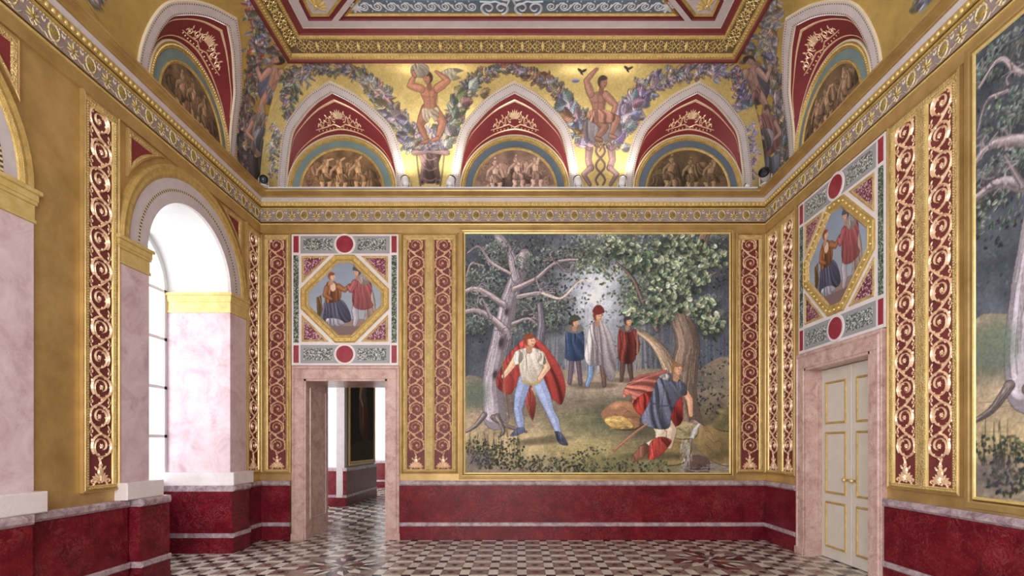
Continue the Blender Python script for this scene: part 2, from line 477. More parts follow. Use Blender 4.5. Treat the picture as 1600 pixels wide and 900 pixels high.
            tab = rr.rand(64); qi = np.floor(q).astype(int) % 63; qf = q - np.floor(q); qf = qf * qf * (3 - 2 * qf)
            sh = tab[qi] * (1 - qf) + tab[qi + 1] * qf
            sh = .58 + .72 * sh; sh = sh * (1.10 - .3 * (ux - x0) / max(1, w)) * (1.06 - .18 * (uy - y0) / max(1, h))
            cc = np.minimum(255, col[None, None] * sh[..., None] + 10 * np.clip(sh - 1, 0, 1)[..., None])
            reg = s.a[Y0:Y0 + m.shape[0], X0:X0 + m.shape[1]]; reg += m[..., None] * (cc.astype(np.float32) - reg)
        for i in range(folds if w * h <= 90 else folds // 2):
            cx = x0 + w * (i + .5) / folds + rr.uniform(-.04, .04) * w; cy = y0 + h * rr.uniform(.1, .4)
            L = max(w, h) * rr.uniform(.5, .9); bend = rr.uniform(-.12, .12) * L
            p = [(cx - d[0] * L * .4 + d[1] * bend * t * (1 - t) * 4 + d[0] * L * t, cy - d[1] * L * .4 - d[0] * bend * t * (1 - t) * 4 + d[1] * L * t) for t in (0, .33, .66, 1)]
            s.stroke(p, min(2.2, w / folds * .4), .5, col * .5, .5)
            q = [(a + w / folds * .45, b) for a, b in p]
            s.stroke(q, min(1.6, w / folds * .3), .4, np.minimum(255, col * 1.35 + 14), .45)
        s.stroke(list(pts) + [pts[0]], 1.3, 1.3, col * .5, .7, False)
        s.clip = old
    def head(s, x, y, r, skin, hair, face=1):
        skin = np.array(skin, float)
        s.stroke([(x - face * r * .1, y + r * .5), (x - face * r * .15, y + r * 1.7)], r * .9, r * 1.05, skin * .82)
        s.ell(x - face * r * .12, y - r * .12, r * .92, r * 1.08, hair)
        s.ell(x + face * r * .22, y + r * .2, r * .66, r * .88, skin * .92)
        s.ell(x + face * r * .30, y + r * .12, r * .5, r * .7, skin * 1.06)
        s.ell(x - face * r * .05, y - r * .66, r * .82, r * .42, hair)
        s.leaf(x + face * r * .72, y - r * .05, r * .55, r * .3, PI / 2, skin)
        s.ell(x + face * r * .3, y + r * .05, r * .12, r * .08, skin * .45)
        s.ell(x + face * r * .45, y + r * .6, r * .22, r * .08, skin * .6)
    def result(s):
        lin = np.clip(s.a, 0, 255) / 255
        lin = np.where(lin <= .04045, lin / 12.92, ((lin + .055) / 1.055) ** 2.4)
        return np.concatenate([lin, s.m[..., None]], -1)
    def sample(s, x, y):
        """bilinear colours at logical coordinates"""
        im = s.result()
        fx = np.clip(np.asarray(x) * s.ss - .5, 0, s.W - 1.001); fy = np.clip(np.asarray(y) * s.ss - .5, 0, s.H - 1.001)
        x0 = fx.astype(int); y0 = fy.astype(int); tx = (fx - x0)[..., None]; ty = (fy - y0)[..., None]
        return (im[y0, x0] * (1 - tx) + im[y0, x0 + 1] * tx) * (1 - ty) + (im[y0 + 1, x0] * (1 - tx) + im[y0 + 1, x0 + 1] * tx) * ty

def c_grid(X0, Y0, shp, ss):
    gy, gx = np.mgrid[Y0:Y0 + shp[0], X0:X0 + shp[1]].astype(np.float32)
    return gx / ss, gy / ss

def curve(pts, closed, n=6):
    P = [np.array(p[:2], float) for p in pts]; k = len(P); out = []
    if k < 3: return [tuple(p) for p in P]
    for i in range(k if closed else k - 1):
        p0 = P[(i - 1) % k] if closed or i > 0 else P[i]; p1 = P[i]; p2 = P[(i + 1) % k]
        p3 = P[(i + 2) % k] if closed or i + 2 < k else P[min(i + 1, k - 1)]
        for j in range(n):
            t = j / n
            out.append(tuple(.5 * (2 * p1 + (p2 - p0) * t + (2 * p0 - 5 * p1 + 4 * p2 - p3) * t * t + (3 * p1 - p0 - 3 * p2 + p3) * t ** 3)))
    if not closed: out.append(tuple(P[-1]))
    return out

def vary(r, c, k=.12):
    f = 1 + r.uniform(-k, k); return [max(0, min(255, q * f + r.uniform(-6, 6))) for q in c]

def leaf_cloud(c, cx, cy, rx, ry, n, L, cols, shade=True, aspect=.62):
    r = c.r
    for i in range(int(n * .78)):
        a = r.uniform(0, 2 * PI); q = math.sqrt(r.uniform(0, 1))
        x, y = cx + rx * q * math.cos(a), cy + ry * q * math.sin(a)
        k = cols[r.randint(len(cols))]
        if L < 6 and shade and c.w == 412 and 172 < x < 244 and 60 < y < 200 and r.rand() < .8: continue
        if shade: k = [v * (0.78 + .42 * (1 - (y - cy + ry) / (2 * ry))) for v in k]
        c.leaf(x, y, L * r.uniform(.7, 1.2), L * aspect * r.uniform(.8, 1.2), r.uniform(.2, 2.9) if r.rand() < .7 else r.uniform(0, 6.28), vary(r, k, .1), .95)

def trunk(c, pts, w0, w1, col, tex=14):
    col = np.array(col, float)
    P = curve(pts, False); r = c.r; n = len(P)
    wob = np.cumsum(r.normal(0, .35, (n, 2)), 0); wob -= np.linspace(0, 1, n)[:, None] * wob[-1] * .5
    wob *= min(1, w0 / 14)
    P = [(p[0] + w[0], p[1] + w[1]) for p, w in zip(P, wob)]
    def off(o, a=0, b=None):
        b = n if b is None else b; seg = []
        for k in range(a, b):
            t = k / max(1, n - 1); w = w0 + (w1 - w0) * t
            q = P[min(k + 1, n - 1)]; p_ = P[max(0, k - 1)]
            dx, dy = q[0] - p_[0], q[1] - p_[1]; L = math.hypot(dx, dy) or 1
            seg.append((P[k][0] - dy / L * w * o, P[k][1] + dx / L * w * o))
        return seg
    dx, dy = P[-1][0] - P[0][0], P[-1][1] - P[0][1]
    lit = -1 if -dy * -1 < 0 else 1
    lit = 1 if (dy > 0) == (dx < 0) or abs(dx) < abs(dy) and dy > 0 else -1
    lit = -1 if dy < 0 else 1
    if abs(dx) > abs(dy): lit = 1 if dx < 0 else -1
    if abs(dx) > abs(dy): lit = -1 if dx > 0 else 1
    lit = lit * 1
    c.stroke(P, w0 + 1.4, w1 + 1.0, col * .42, .9, False)
    c.stroke(P, w0, w1, col * .86, 1, False)
    for o, f, ww in ((.30, .62, .42), (.18, .78, .36), (-.10, 1.04, .42), (-.24, 1.2, .30), (-.34, 1.3, .14)):
        c.stroke(off(o * -lit), w0 * ww, w1 * ww, np.minimum(255, col * f), .65, False)
    for i in range(tex):
        o = r.uniform(-.45, .45); a = r.randint(0, max(1, n - 6)); b = min(n, a + r.randint(4, 14))
        seg = off(o, a, b); seg = [(x + r.normal() * .5, y + r.normal() * .5) for x, y in seg]
        if len(seg) > 1: c.stroke(seg, r.uniform(.6, 1.3), .5, col * (r.uniform(.42, .72) if r.rand() < .6 else 1.32), .6, False)

def frond(c, x, y, L, ang, col, n=6, bend=.5):
    """acanthus-like leaf: a bent rib with pairs of pointed lobes"""
    r = c.r; bend = bend * r.choice([-1, 1]); px_, py_ = x, y
    for k in range(n):
        t = (k + .5) / n; a = ang + bend * t
        X = x + L * t * math.cos(ang + bend * t * .5); Y = y + L * t * math.sin(ang + bend * t * .5)
        l = L * .52 * (1.05 - t) + L * .12
        for sg in (-1, 1):
            c.leaf(X, Y, l + 1, l * .40 + 1, a + sg * .75, [q * .55 for q in col], .55)
            c.leaf(X, Y, l, l * .34, a + sg * .75, vary(r, [min(255, q * (1.16 if sg < 0 else .86)) for q in col], .1), .95)
    c.leaf(x + L * .8 * math.cos(ang + bend * .4), y + L * .8 * math.sin(ang + bend * .4), L * .34, L * .16, ang + bend, vary(r, col, .1), .95)
    c.stroke([(x, y), (x + L * .5 * math.cos(ang + bend * .25), y + L * .5 * math.sin(ang + bend * .25)), (x + L * math.cos(ang + bend * .5), y + L * math.sin(ang + bend * .5))], 1.2, .5, [q * .62 for q in col], .7)

def woodland(seed=3, figures=True):
    """a plain woodland with people resting by a brook (412 x 372)"""
    c = Canvas(412, 372, 2, (62, 64, 72), 0, seed); r = c.r
    gy, gx = np.mgrid[0:c.H, 0:c.W].astype(np.float32); gx /= c.ss; gy /= c.ss
    n1, n2 = c.noise(60), c.noise(14)
    k = np.exp(-(((gx - 208) / 62) ** 2 + ((gy - 85) / 95) ** 2))
    base = np.stack([78 + 118 * k, 82 + 120 * k, 92 + 124 * k], -1) * (.78 + .44 * n1[..., None]) * (.85 + .3 * n2[..., None])
    c.a[:] = base
    # far trees
    for i in range(60):
        x = r.uniform(60, 405); y0 = r.uniform(95, 150); y1 = r.uniform(205, 232); w = r.uniform(1.0, 4.5)
        f = math.exp(-((x - 205) / 95) ** 2)
        col = [92 + 62 * f + r.uniform(-14, 16)] * 3
        col = [col[0], col[1] + 3, col[2] + 8]
        c.stroke([(x, y0), (x + r.uniform(-3, 3), (y0 + y1) / 2), (x + r.uniform(-4, 4), y1)], w * .7, w, col, .75)
    for i in range(34):
        x = r.uniform(352, 412); y1 = r.uniform(206, 226); c.stroke([(x, r.uniform(70, 120)), (x + r.uniform(-2, 2), y1)], 1.2, r.uniform(1.5, 3.5), [q + r.uniform(-14, 16) for q in (84, 92, 106)], .8)
    for i in range(700):
        x, y = r.uniform(0, 412), r.uniform(0, 225); c.leaf(x, y, r.uniform(3, 6), 2.6, r.uniform(0, 6.28), vary(r, (92, 100, 106) if r.rand() < .5 else (58, 64, 70), .15), .55)
    # ground
    hor = [(-5, 232), (40, 226), (95, 205), (130, 200), (180, 222), (240, 214), (300, 210), (350, 216), (417, 200), (417, 380), (-5, 380)]
    c.poly(hor, (130, 119, 104))
    g = c.noise(22); g2 = c.noise(5)
    m = c.pmask(curve(hor, True)); M_ = np.zeros((c.H, c.W), np.float32); M_[m[1]:m[1] + m[2].shape[0], m[0]:m[0] + m[2].shape[1]] = m[2]
    for (x, y, rx, ry, col) in ((190, 236, 120, 22, (168, 152, 136)), (120, 318, 150, 34, (188, 168, 128)), (60, 290, 70, 20, (168, 150, 126)), (200, 292, 90, 26, (112, 112, 86)),
                                (258, 285, 62, 30, (84, 90, 74)), (80, 285, 60, 22, (150, 134, 116)), (205, 340, 90, 20, (150, 140, 98)),
                                (60, 262, 46, 18, (104, 92, 88)), (330, 300, 80, 40, (84, 78, 62)), (150, 262, 60, 14, (128, 116, 104)), (345, 225, 60, 16, (98, 92, 88)), (250, 360, 90, 14, (112, 112, 76))):
        c.ell(x, y, rx, ry, col, .8, 0, .6)
    c.a *= (1 + M_[..., None] * ((g[..., None] - .5) * .3 + (g2[..., None] - .5) * .24))
    for i in range(240):
        x, y = r.uniform(0, 412), r.uniform(230, 345)
        L = r.uniform(8, 30); c.stroke([(x, y), (x + L, y + r.uniform(-2, 2))], .9, .5, c.a[int(y * 2), int(min(411, x) * 2)] * r.choice([.72, 1.2]), .5, False)
    # dark leafage
    for i in range(46):
        cx, cy = r.uniform(-10, 180), r.uniform(-6, 140)
        if i > 22: cx, cy = r.uniform(180, 420), r.uniform(-6, 150)
        f = math.exp(-(((cx - 208) / 60) ** 2 + ((cy - 100) / 70) ** 2))
        if r.rand() < f: continue
        R_ = r.uniform(14, 30); c.ell(cx, cy + 5, R_ * 1.1, R_ * .7, (50, 54, 60), .55, 0, .5)
        for k in range(int(R_ * 7)):
            a = r.uniform(0, 6.28); q = math.sqrt(r.rand()); x, y = cx + R_ * q * math.cos(a), cy + R_ * .62 * q * math.sin(a)
            lt = .62 + .75 * (.5 - .5 * q * (math.sin(a) * .8 + math.cos(a) * .5))
            c.leaf(x, y, r.uniform(2.6, 5.2), r.uniform(1.8, 3.0), r.uniform(.2, 2.9), vary(r, [v * lt * (1 + .35 * f) for v in (104, 112, 110)], .12), .85)
    dk = [(62, 68, 70), (78, 86, 84), (96, 106, 98), (54, 58, 66)]
    for (x, y, rx, ry, n) in ((55, 30, 70, 46, 420), (110, 60, 56, 44, 420), (150, 95, 52, 36, 420), (140, 25, 60, 30, 300), (165, 125, 46, 18, 220), (20, 120, 30, 50, 180),
                              (400, 40, 26, 50, 220), (385, 250, 40, 40, 260), (375, 190, 40, 30, 160)):
        leaf_cloud(c, x, y, rx, ry, n // 2, 4.6, dk)
    for (x, y, rx, ry, n) in ((225, 35, 60, 34, 420), (255, 80, 44, 30, 300), (300, 30, 60, 34, 380), (200, 60, 34, 20, 160), (262, 112, 30, 22, 200)):
        leaf_cloud(c, x, y, rx, ry, n, 5.6, [(96, 106, 92), (118, 130, 110), (80, 90, 84), (138, 150, 128)])
    # pale old tree, left
    bark = (152, 144, 154)
    trunk(c, [(48, 285), (44, 240), (50, 190), (60, 140), (68, 100), (84, 60), (92, 30)], 40, 17, bark, 60)
    trunk(c, [(80, 70), (70, 30), (52, 4)], 14, 13, bark, 20)
    for p, a, b in (([(62, 150), (40, 130), (18, 118), (-4, 122)], 12, 6), ([(76, 86), (110, 70), (142, 44), (176, 40)], 9, 3), ([(82, 98), (120, 92), (150, 100), (176, 72)], 7, 2.5),
                    ([(60, 110), (34, 92), (12, 84), (-3, 92)], 10, 5), ([(74, 140), (100, 132), (118, 148)], 6, 2), ([(70, 62), (40, 44), (22, 20), (4, 30)], 5, 2),
                    ([(28, 50), (10, 46), (2, 66)], 3, 1.5), ([(110, 70), (118, 88), (140, 92)], 3, 1.2), ([(142, 44), (156, 58), (178, 56)], 3, 1.2), ([(40, 130), (26, 100)], 5, 2)):
        trunk(c, p, a, b, (158, 146, 152), 6)
    for i in range(90):
        bx, by = [(18, 118), (142, 44), (120, 92), (34, 92), (100, 132), (40, 44), (176, 40), (70, 30), (62, 150), (150, 100), (110, 70), (12, 84)][r.randint(12)]
        x, y = bx + r.normal() * 9, by + r.normal() * 6; a = r.uniform(-2.9, .3); L = r.uniform(8, 22)
        c.stroke([(x, y), (x + L * .5 * math.cos(a), y + L * .5 * math.sin(a)), (x + L * .8 * math.cos(a + .7), y + L * .8 * math.sin(a + .7)), (x + L * math.cos(a - .3), y + L * math.sin(a - .3))], r.uniform(1.0, 2.2), .5, vary(r, (150, 140, 146) if r.rand() < .6 else (84, 78, 84), .1), .85)
    for (x, y, n) in ((30, 62, 90), (104, 44, 110), (130, 118, 90), (18, 140, 60), (96, 150, 60), (60, 20, 60)): leaf_cloud(c, x, y, 26, 15, n, 4.6, [(104, 114, 108), (84, 92, 90), (122, 132, 122)])
    for (x, y, rx, ry) in ((58, 170, 7, 12), (66, 122, 5, 8), (48, 220, 6, 9)): c.ell(x, y, rx, ry, (84, 76, 82), .7, .2, .4); c.ell(x - 1.5, y - 1, rx * .5, ry * .6, (52, 46, 52), .7, .2, .4)
    c.stroke([(120, 92), (150, 100), (178, 74), (196, 72)], 3.4, 1.6, (206, 198, 186), .9)
    trunk(c, [(112, 215), (116, 175), (120, 140), (116, 110)], 17, 8, (122, 118, 130), 18)
    for p in ([(30, 282), (14, 300), (-4, 310)], [(44, 286), (66, 300), (96, 308)], [(50, 284), (60, 306), (52, 316)]): trunk(c, p, 8, 2.5, (128, 116, 116), 5)
    c.ell(16, 250, 20, 22, (88, 104, 92), .7, 0, .5)
    # oak, right
    oak = (134, 116, 106)
    trunk(c, [(345, 300), (340, 260), (342, 215), (348, 170), (336, 130), (332, 96), (356, 50), (378, -4)], 52, 15, oak, 90)
    trunk(c, [(318, 290), (324, 240), (316, 205), (296, 172), (268, 150)], 36, 8, (166, 146, 126), 60)
    for p, a, b in (([(300, 150), (278, 110), (262, 70), (236, 44)], 8, 3), ([(334, 110), (352, 80), (392, 60)], 8, 3), ([(350, 54), (346, 20), (352, -4)], 12, 9), ([(336, 120), (300, 96), (290, 60)], 8, 3)):
        trunk(c, p, a, b, (112, 96, 94), 8)
    for p in ([(356, 295), (376, 306), (394, 300)], [(326, 296), (310, 306), (296, 304)]): trunk(c, p, 14, 4, oak, 8)
    lg = [(128, 140, 116), (146, 158, 132), (104, 116, 98), (158, 168, 146), (82, 94, 82), (68, 78, 72)]
    for (x, y, rx, ry, n) in ((345, 38, 42, 30, 230), (318, 66, 34, 26, 170), (352, 72, 30, 22, 130), (300, 118, 34, 22, 150), (318, 98, 34, 22, 140), (268, 128, 22, 14, 70), (368, 112, 26, 14, 90),
                              (384, 140, 18, 20, 80), (392, 32, 18, 18, 50), (280, 44, 30, 18, 90), (240, 20, 30, 16, 80), (330, 14, 40, 16, 110)):
        c.ell(x, y + 4, rx * .95, ry * .9, (52, 60, 58), .7, 0, .35)
        leaf_cloud(c, x, y, rx, ry, int(n * .72), 8.0, lg, True, .8)
    # rocks and brook, right
    def rock(pts, col):
        col = np.array(col, float); c.poly([(x + 1, y + 1.5) for x, y in pts], col * .45); c.poly(pts, col)
        P = np.array(pts, float); cx, cy = P.mean(0); w, h = np.ptp(P, axis=0)
        for k in range(40):
            x, y = cx + r.uniform(-.42, .42) * w, cy + r.uniform(-.4, .4) * h; t = .5 - (x - cx) / w * .6 - (y - cy) / h * .9
            c.ell(x, y, w * r.uniform(.05, .14), h * r.uniform(.05, .12), np.minimum(255, col * (.6 + .75 * t) * r.uniform(.9, 1.1)), .45, r.uniform(-.6, .6), .5)
        for k in range(5):
            x, y = cx + r.uniform(-.35, .35) * w, cy + r.uniform(-.35, .35) * h; c.stroke([(x, y), (x + w * .12, y + h * r.uniform(-.1, .2)), (x + w * .2, y + h * .2)], 1, .5, col * .5, .7)
    for pts, col in (([(300, 330), (318, 316), (342, 318), (352, 336), (340, 356), (310, 358)], (140, 122, 82)), ([(352, 318), (372, 300), (400, 296), (416, 316), (416, 360), (380, 350)], (130, 112, 78)),
                     ([(322, 300), (340, 292), (362, 300), (358, 316), (330, 318)], (158, 146, 112)), ([(345, 355), (360, 344), (380, 352), (376, 372), (344, 372)], (92, 74, 68)), ([(386, 300), (400, 278), (416, 270), (416, 305)], (112, 104, 74))):
        rock(pts, col)
    for i in range(34):
        x = 344 + r.uniform(-7, 8); y = r.uniform(318, 352); c.stroke([(x, y), (x + r.uniform(-5, 3), y + r.uniform(6, 14))], 1.3, .7, (178, 184, 196), .7, False)
    for i in range(16): c.stroke([(366 - i % 3, 296), (358 + r.uniform(-3, 3), 306), (354 + r.uniform(-3, 3), 318)], 1.2, .9, (190, 194, 204), .7)
    for i in range(26):
        x, y = r.uniform(336, 410), r.uniform(358, 371); c.stroke([(x, y), (x + r.uniform(5, 14), y + r.uniform(-1, 1))], 1.0, .6, (150, 156, 168), .7, False)
    if figures:
        sk = (196, 150, 122)
        # three walkers on the path
        c.ell(200, 236, 40, 5, (70, 62, 58), .5, 0, .4); c.ell(250, 228, 26, 4, (70, 62, 58), .5, 0, .4)
        c.limb([(166, 192), (165, 214), (163, 232)], [7, 6, 5], (96, 82, 96)); c.limb([(176, 192), (178, 214), (180, 233)], [7, 6, 5], (88, 74, 86))
        c.drape([(158, 150), (172, 141), (184, 150), (186, 178), (184, 196), (158, 196), (156, 176)], (66, 86, 122), 6, 2); c.ell(171, 148, 14, 7, (108, 104, 104))
        c.head(171, 138, 6.5, sk, (72, 60, 52)); c.poly([(162, 134), (166, 127), (176, 127), (180, 134)], (70, 74, 66))
        c.limb([(196, 200), (195, 222), (190, 236)], [8, 7, 5], (108, 136, 170)); c.limb([(214, 204), (216, 222), (217, 236)], [8, 6, 5], (98, 78, 70))
        c.drape([(194, 144), (208, 134), (222, 144), (232, 172), (236, 200), (232, 226), (222, 228), (214, 206), (194, 206), (186, 190), (190, 166)], (178, 170, 178), 8, 3)
        c.head(207, 128, 7.5, sk, (112, 58, 46)); c.poly([(199, 123), (203, 112), (213, 112), (217, 123)], (108, 50, 46))
        c.limb([(246, 196), (245, 214), (244, 228)], [7, 6, 4], (86, 66, 62)); c.limb([(256, 196), (258, 214), (260, 227)], [7, 6, 4], (80, 62, 60))
        c.drape([(240, 148), (252, 142), (264, 150), (268, 178), (262, 200), (242, 200), (238, 176)], (122, 58, 54), 6, 4); c.ell(253, 147, 11, 6, (96, 92, 100))
        c.head(254, 136, 6.5, sk, (64, 62, 70)); c.limb([(264, 152), (270, 172), (268, 186)], [6, 5, 3.5], (122, 60, 56)); c.stroke([(268, 150), (270, 226)], 1.4, 1.4, (150, 132, 112))
        # standing traveller in a red cloak, leaning on a staff
        c.ell(120, 322, 44, 6, (84, 76, 62), .7, -.1, .5)
        c.drape([(84, 170), (100, 160), (118, 168), (136, 188), (150, 212), (157, 240), (150, 266), (136, 258), (124, 262), (108, 240), (94, 244), (80, 238), (70, 250), (54, 244), (48, 230), (56, 208), (66, 190)], (166, 68, 64), 13, 6)
        c.drape([(96, 232), (110, 258), (106, 290), (98, 276), (92, 250)], (178, 86, 76), 4, 7)
        hose = (132, 146, 184)
        c.limb([(93, 228), (86, 252), (82, 274), (85, 290), (88, 306)], [20, 18, 12, 13, 7], hose); c.drape([(82, 302), (92, 302), (92, 309), (78, 315), (70, 314)], (92, 98, 128), 2, 5)
        c.limb([(112, 228), (124, 254), (132, 276), (140, 292), (146, 312)], [21, 18, 12, 13, 7], (140, 154, 192)); c.drape([(140, 308), (150, 310), (158, 322), (160, 330), (146, 326)], (82, 86, 110), 2, 6)
        c.drape([(80, 184), (92, 178), (106, 177), (120, 184), (122, 204), (116, 232), (104, 236), (90, 231), (84, 208)], (220, 210, 196), 9, 8)
        c.limb([(83, 188), (72, 206), (60, 222)], [11, 9, 6], (212, 170, 142)); c.limb([(118, 188), (128, 208), (116, 226)], [11, 9, 6], (212, 170, 142))
        c.drape([(76, 186), (86, 182), (90, 196), (78, 204)], (216, 206, 192), 3, 3); c.drape([(112, 182), (122, 186), (126, 202), (114, 202)], (208, 198, 186), 3, 4)
        c.stroke([(58, 196), (60, 222), (66, 316)], 2.2, 2.2, (128, 104, 78), 1, False)
        c.stroke([(88, 229), (104, 234), (118, 229)], 3, 3, (176, 152, 98)); c.stroke([(104, 234), (110, 250)], 2, 1.4, (176, 152, 98)); c.head(101, 166, 9.5, (208, 160, 132), (132, 70, 48))
        # someone kneeling to drink at the brook
        c.ell(296, 346, 44, 6, (64, 60, 50), .6, 0, .5)
        rock([(212, 282), (226, 266), (252, 260), (276, 272), (282, 290), (262, 304), (232, 302)], (146, 108, 82)); rock([(218, 288), (244, 284), (262, 300), (246, 304), (226, 300)], (190, 158, 98))
        c.drape([(316, 214), (296, 216), (268, 222), (250, 238), (246, 256), (258, 250), (262, 268), (276, 262), (284, 276), (300, 250)], (186, 112, 100), 11, 10, (1, -.4))
        c.drape([(262, 262), (284, 246), (296, 250), (284, 282), (270, 280)], (150, 54, 50), 5, 12)
        c.drape([(322, 240), (336, 244), (340, 286), (330, 300), (316, 292)], (146, 52, 48), 5, 11)
        c.limb([(296, 286), (306, 306), (304, 322), (288, 330), (272, 338)], [22, 18, 14, 13, 8], (202, 184, 162)); c.drape([(280, 326), (288, 336), (274, 350), (262, 356), (262, 344)], (142, 94, 78), 4, 5)
        c.limb([(308, 286), (322, 306), (318, 330)], [19, 15, 9], (190, 170, 150))
        c.drape([(288, 326), (304, 316), (322, 322), (312, 338), (300, 348), (286, 352)], (160, 66, 60), 6, 13)
        c.drape([(300, 226), (314, 218), (334, 226), (342, 244), (330, 262), (322, 280), (318, 302), (298, 304), (280, 298), (272, 290), (284, 268), (292, 246)], (98, 102, 122), 12, 12)
        c.stroke([(288, 262), (306, 268), (326, 266)], 2.2, 2.2, (72, 72, 88), .9); c.drape([(302, 222), (318, 216), (330, 222), (318, 230)], (150, 146, 150), 4, 4)
        c.limb([(336, 236), (350, 258), (352, 282)], [11, 9, 6], (204, 154, 126)); c.drape([(326, 230), (342, 232), (346, 250), (334, 250)], (112, 116, 136), 4, 9)
        c.head(330, 210, 9, (204, 156, 128), (142, 108, 78), 1)
        c.stroke([(232, 338), (262, 312), (284, 296)], 4.5, 3.5, (140, 96, 82)); c.stroke([(233, 336), (262, 311), (284, 295)], 1.4, 1, (190, 150, 126), .8)
    # plants along the foot
    pl = [(66, 70, 58), (84, 86, 64), (50, 54, 52), (102, 100, 74)]
    for (x, y, n) in ((20, 330, 70), (40, 340, 90), (70, 330, 50), (30, 352, 120), (70, 352, 110), (100, 356, 90), (130, 360, 80), (160, 362, 80), (190, 362, 80), (170, 350, 40), (225, 362, 60), (260, 362, 50), (300, 364, 60), (200, 342, 30)):
        leaf_cloud(c, x, y, 22, 14, n, 4.6, pl)
    for i in range(40):
        x = r.uniform(4, 90); y = 345; c.stroke([(x, y), (x + r.uniform(-6, 6), y - r.uniform(14, 40))], .8, .5, (58, 58, 50), .8, False)
    c.ell(20, 352, 20, 14, (76, 72, 86), .5, 0, .5)
    hz = c.noise(40)[..., None]; hf = c.noise(1.6, 2)[..., None]
    c.a = c.a * (.93 + .14 * hz)
    m_ = c.a.mean(-1, keepdims=True); c.a = np.clip(m_ + (c.a - m_) * .92, 0, 255)
    c.a = np.clip(((c.a - 92) * 1.2 + 104) * (.86 + .28 * hf), 8, 250)
    return c

def couple():
    """two plain seated and standing people on a terrace, for the octagon (120 x 120)"""
    c = Canvas(120, 120, 3, (150, 160, 178), 0, 5)
    gy = np.mgrid[0:c.H, 0:c.W][0].astype(np.float32) / c.H
    c.a[:] = np.stack([142 + 30 * gy, 154 + 24 * gy, 176 + 10 * gy], -1); c.a *= (.96 + .08 * c.noise(12))[..., None]
    c.poly([(0, 92), (120, 92), (120, 130), (0, 130)], (150, 128, 122), 1, False); c.poly([(0, 104), (120, 104), (120, 130), (0, 130)], (128, 106, 104), 1, False)
    c.drape([(14, 58), (22, 54), (26, 90), (16, 92)], (150, 120, 74), 2, 1, None, False)
    c.drape([(28, 64), (44, 58), (60, 66), (70, 88), (66, 98), (44, 98), (28, 100), (20, 92), (24, 78)], (104, 104, 128), 12, 3)
    c.drape([(30, 92), (48, 92), (60, 99), (52, 104), (34, 102)], (194, 190, 208), 7, 3)
    c.drape([(30, 36), (40, 31), (50, 37), (55, 48), (52, 62), (40, 66), (28, 64)], (150, 98, 64), 7, 4)
    c.ell(41, 41, 4.5, 7, (226, 196, 174)); c.limb([(50, 40), (60, 46), (68, 38)], [8, 6, 4], (152, 100, 68)); c.limb([(31, 42), (28, 54), (38, 60)], [7, 6, 4], (148, 96, 66)); c.head(39, 24, 6.2, (218, 178, 152), (146, 80, 56))
    c.limb([(80, 66), (76, 80), (78, 92), (76, 102)], [12, 9, 8, 5], (172, 164, 174)); c.limb([(94, 66), (98, 80), (96, 92), (98, 103)], [12, 9, 8, 5], (178, 168, 176))
    c.drape([(92, 30), (104, 44), (110, 70), (108, 98), (98, 104), (92, 80)], (190, 166, 160), 6, 7)
    c.drape([(74, 32), (84, 24), (96, 26), (104, 40), (102, 60), (106, 72), (90, 78), (74, 72), (72, 50)], (166, 92, 96), 11, 6)
    c.limb([(76, 34), (70, 46), (66, 40)], [9, 7, 5], (164, 92, 96)); c.drape([(80, 26), (94, 24), (100, 34), (88, 38)], (212, 196, 190), 5, 9); c.stroke([(100, 58), (110, 98)], 1.6, 1.2, (110, 92, 80))
    c.head(80, 17, 6, (208, 162, 138), (80, 68, 66), -1); c.poly([(73, 14), (76, 5), (84, 4), (88, 13)], (84, 88, 100)); c.stroke([(76, 8), (70, 0)], 1.6, .8, (90, 92, 100))
    return c

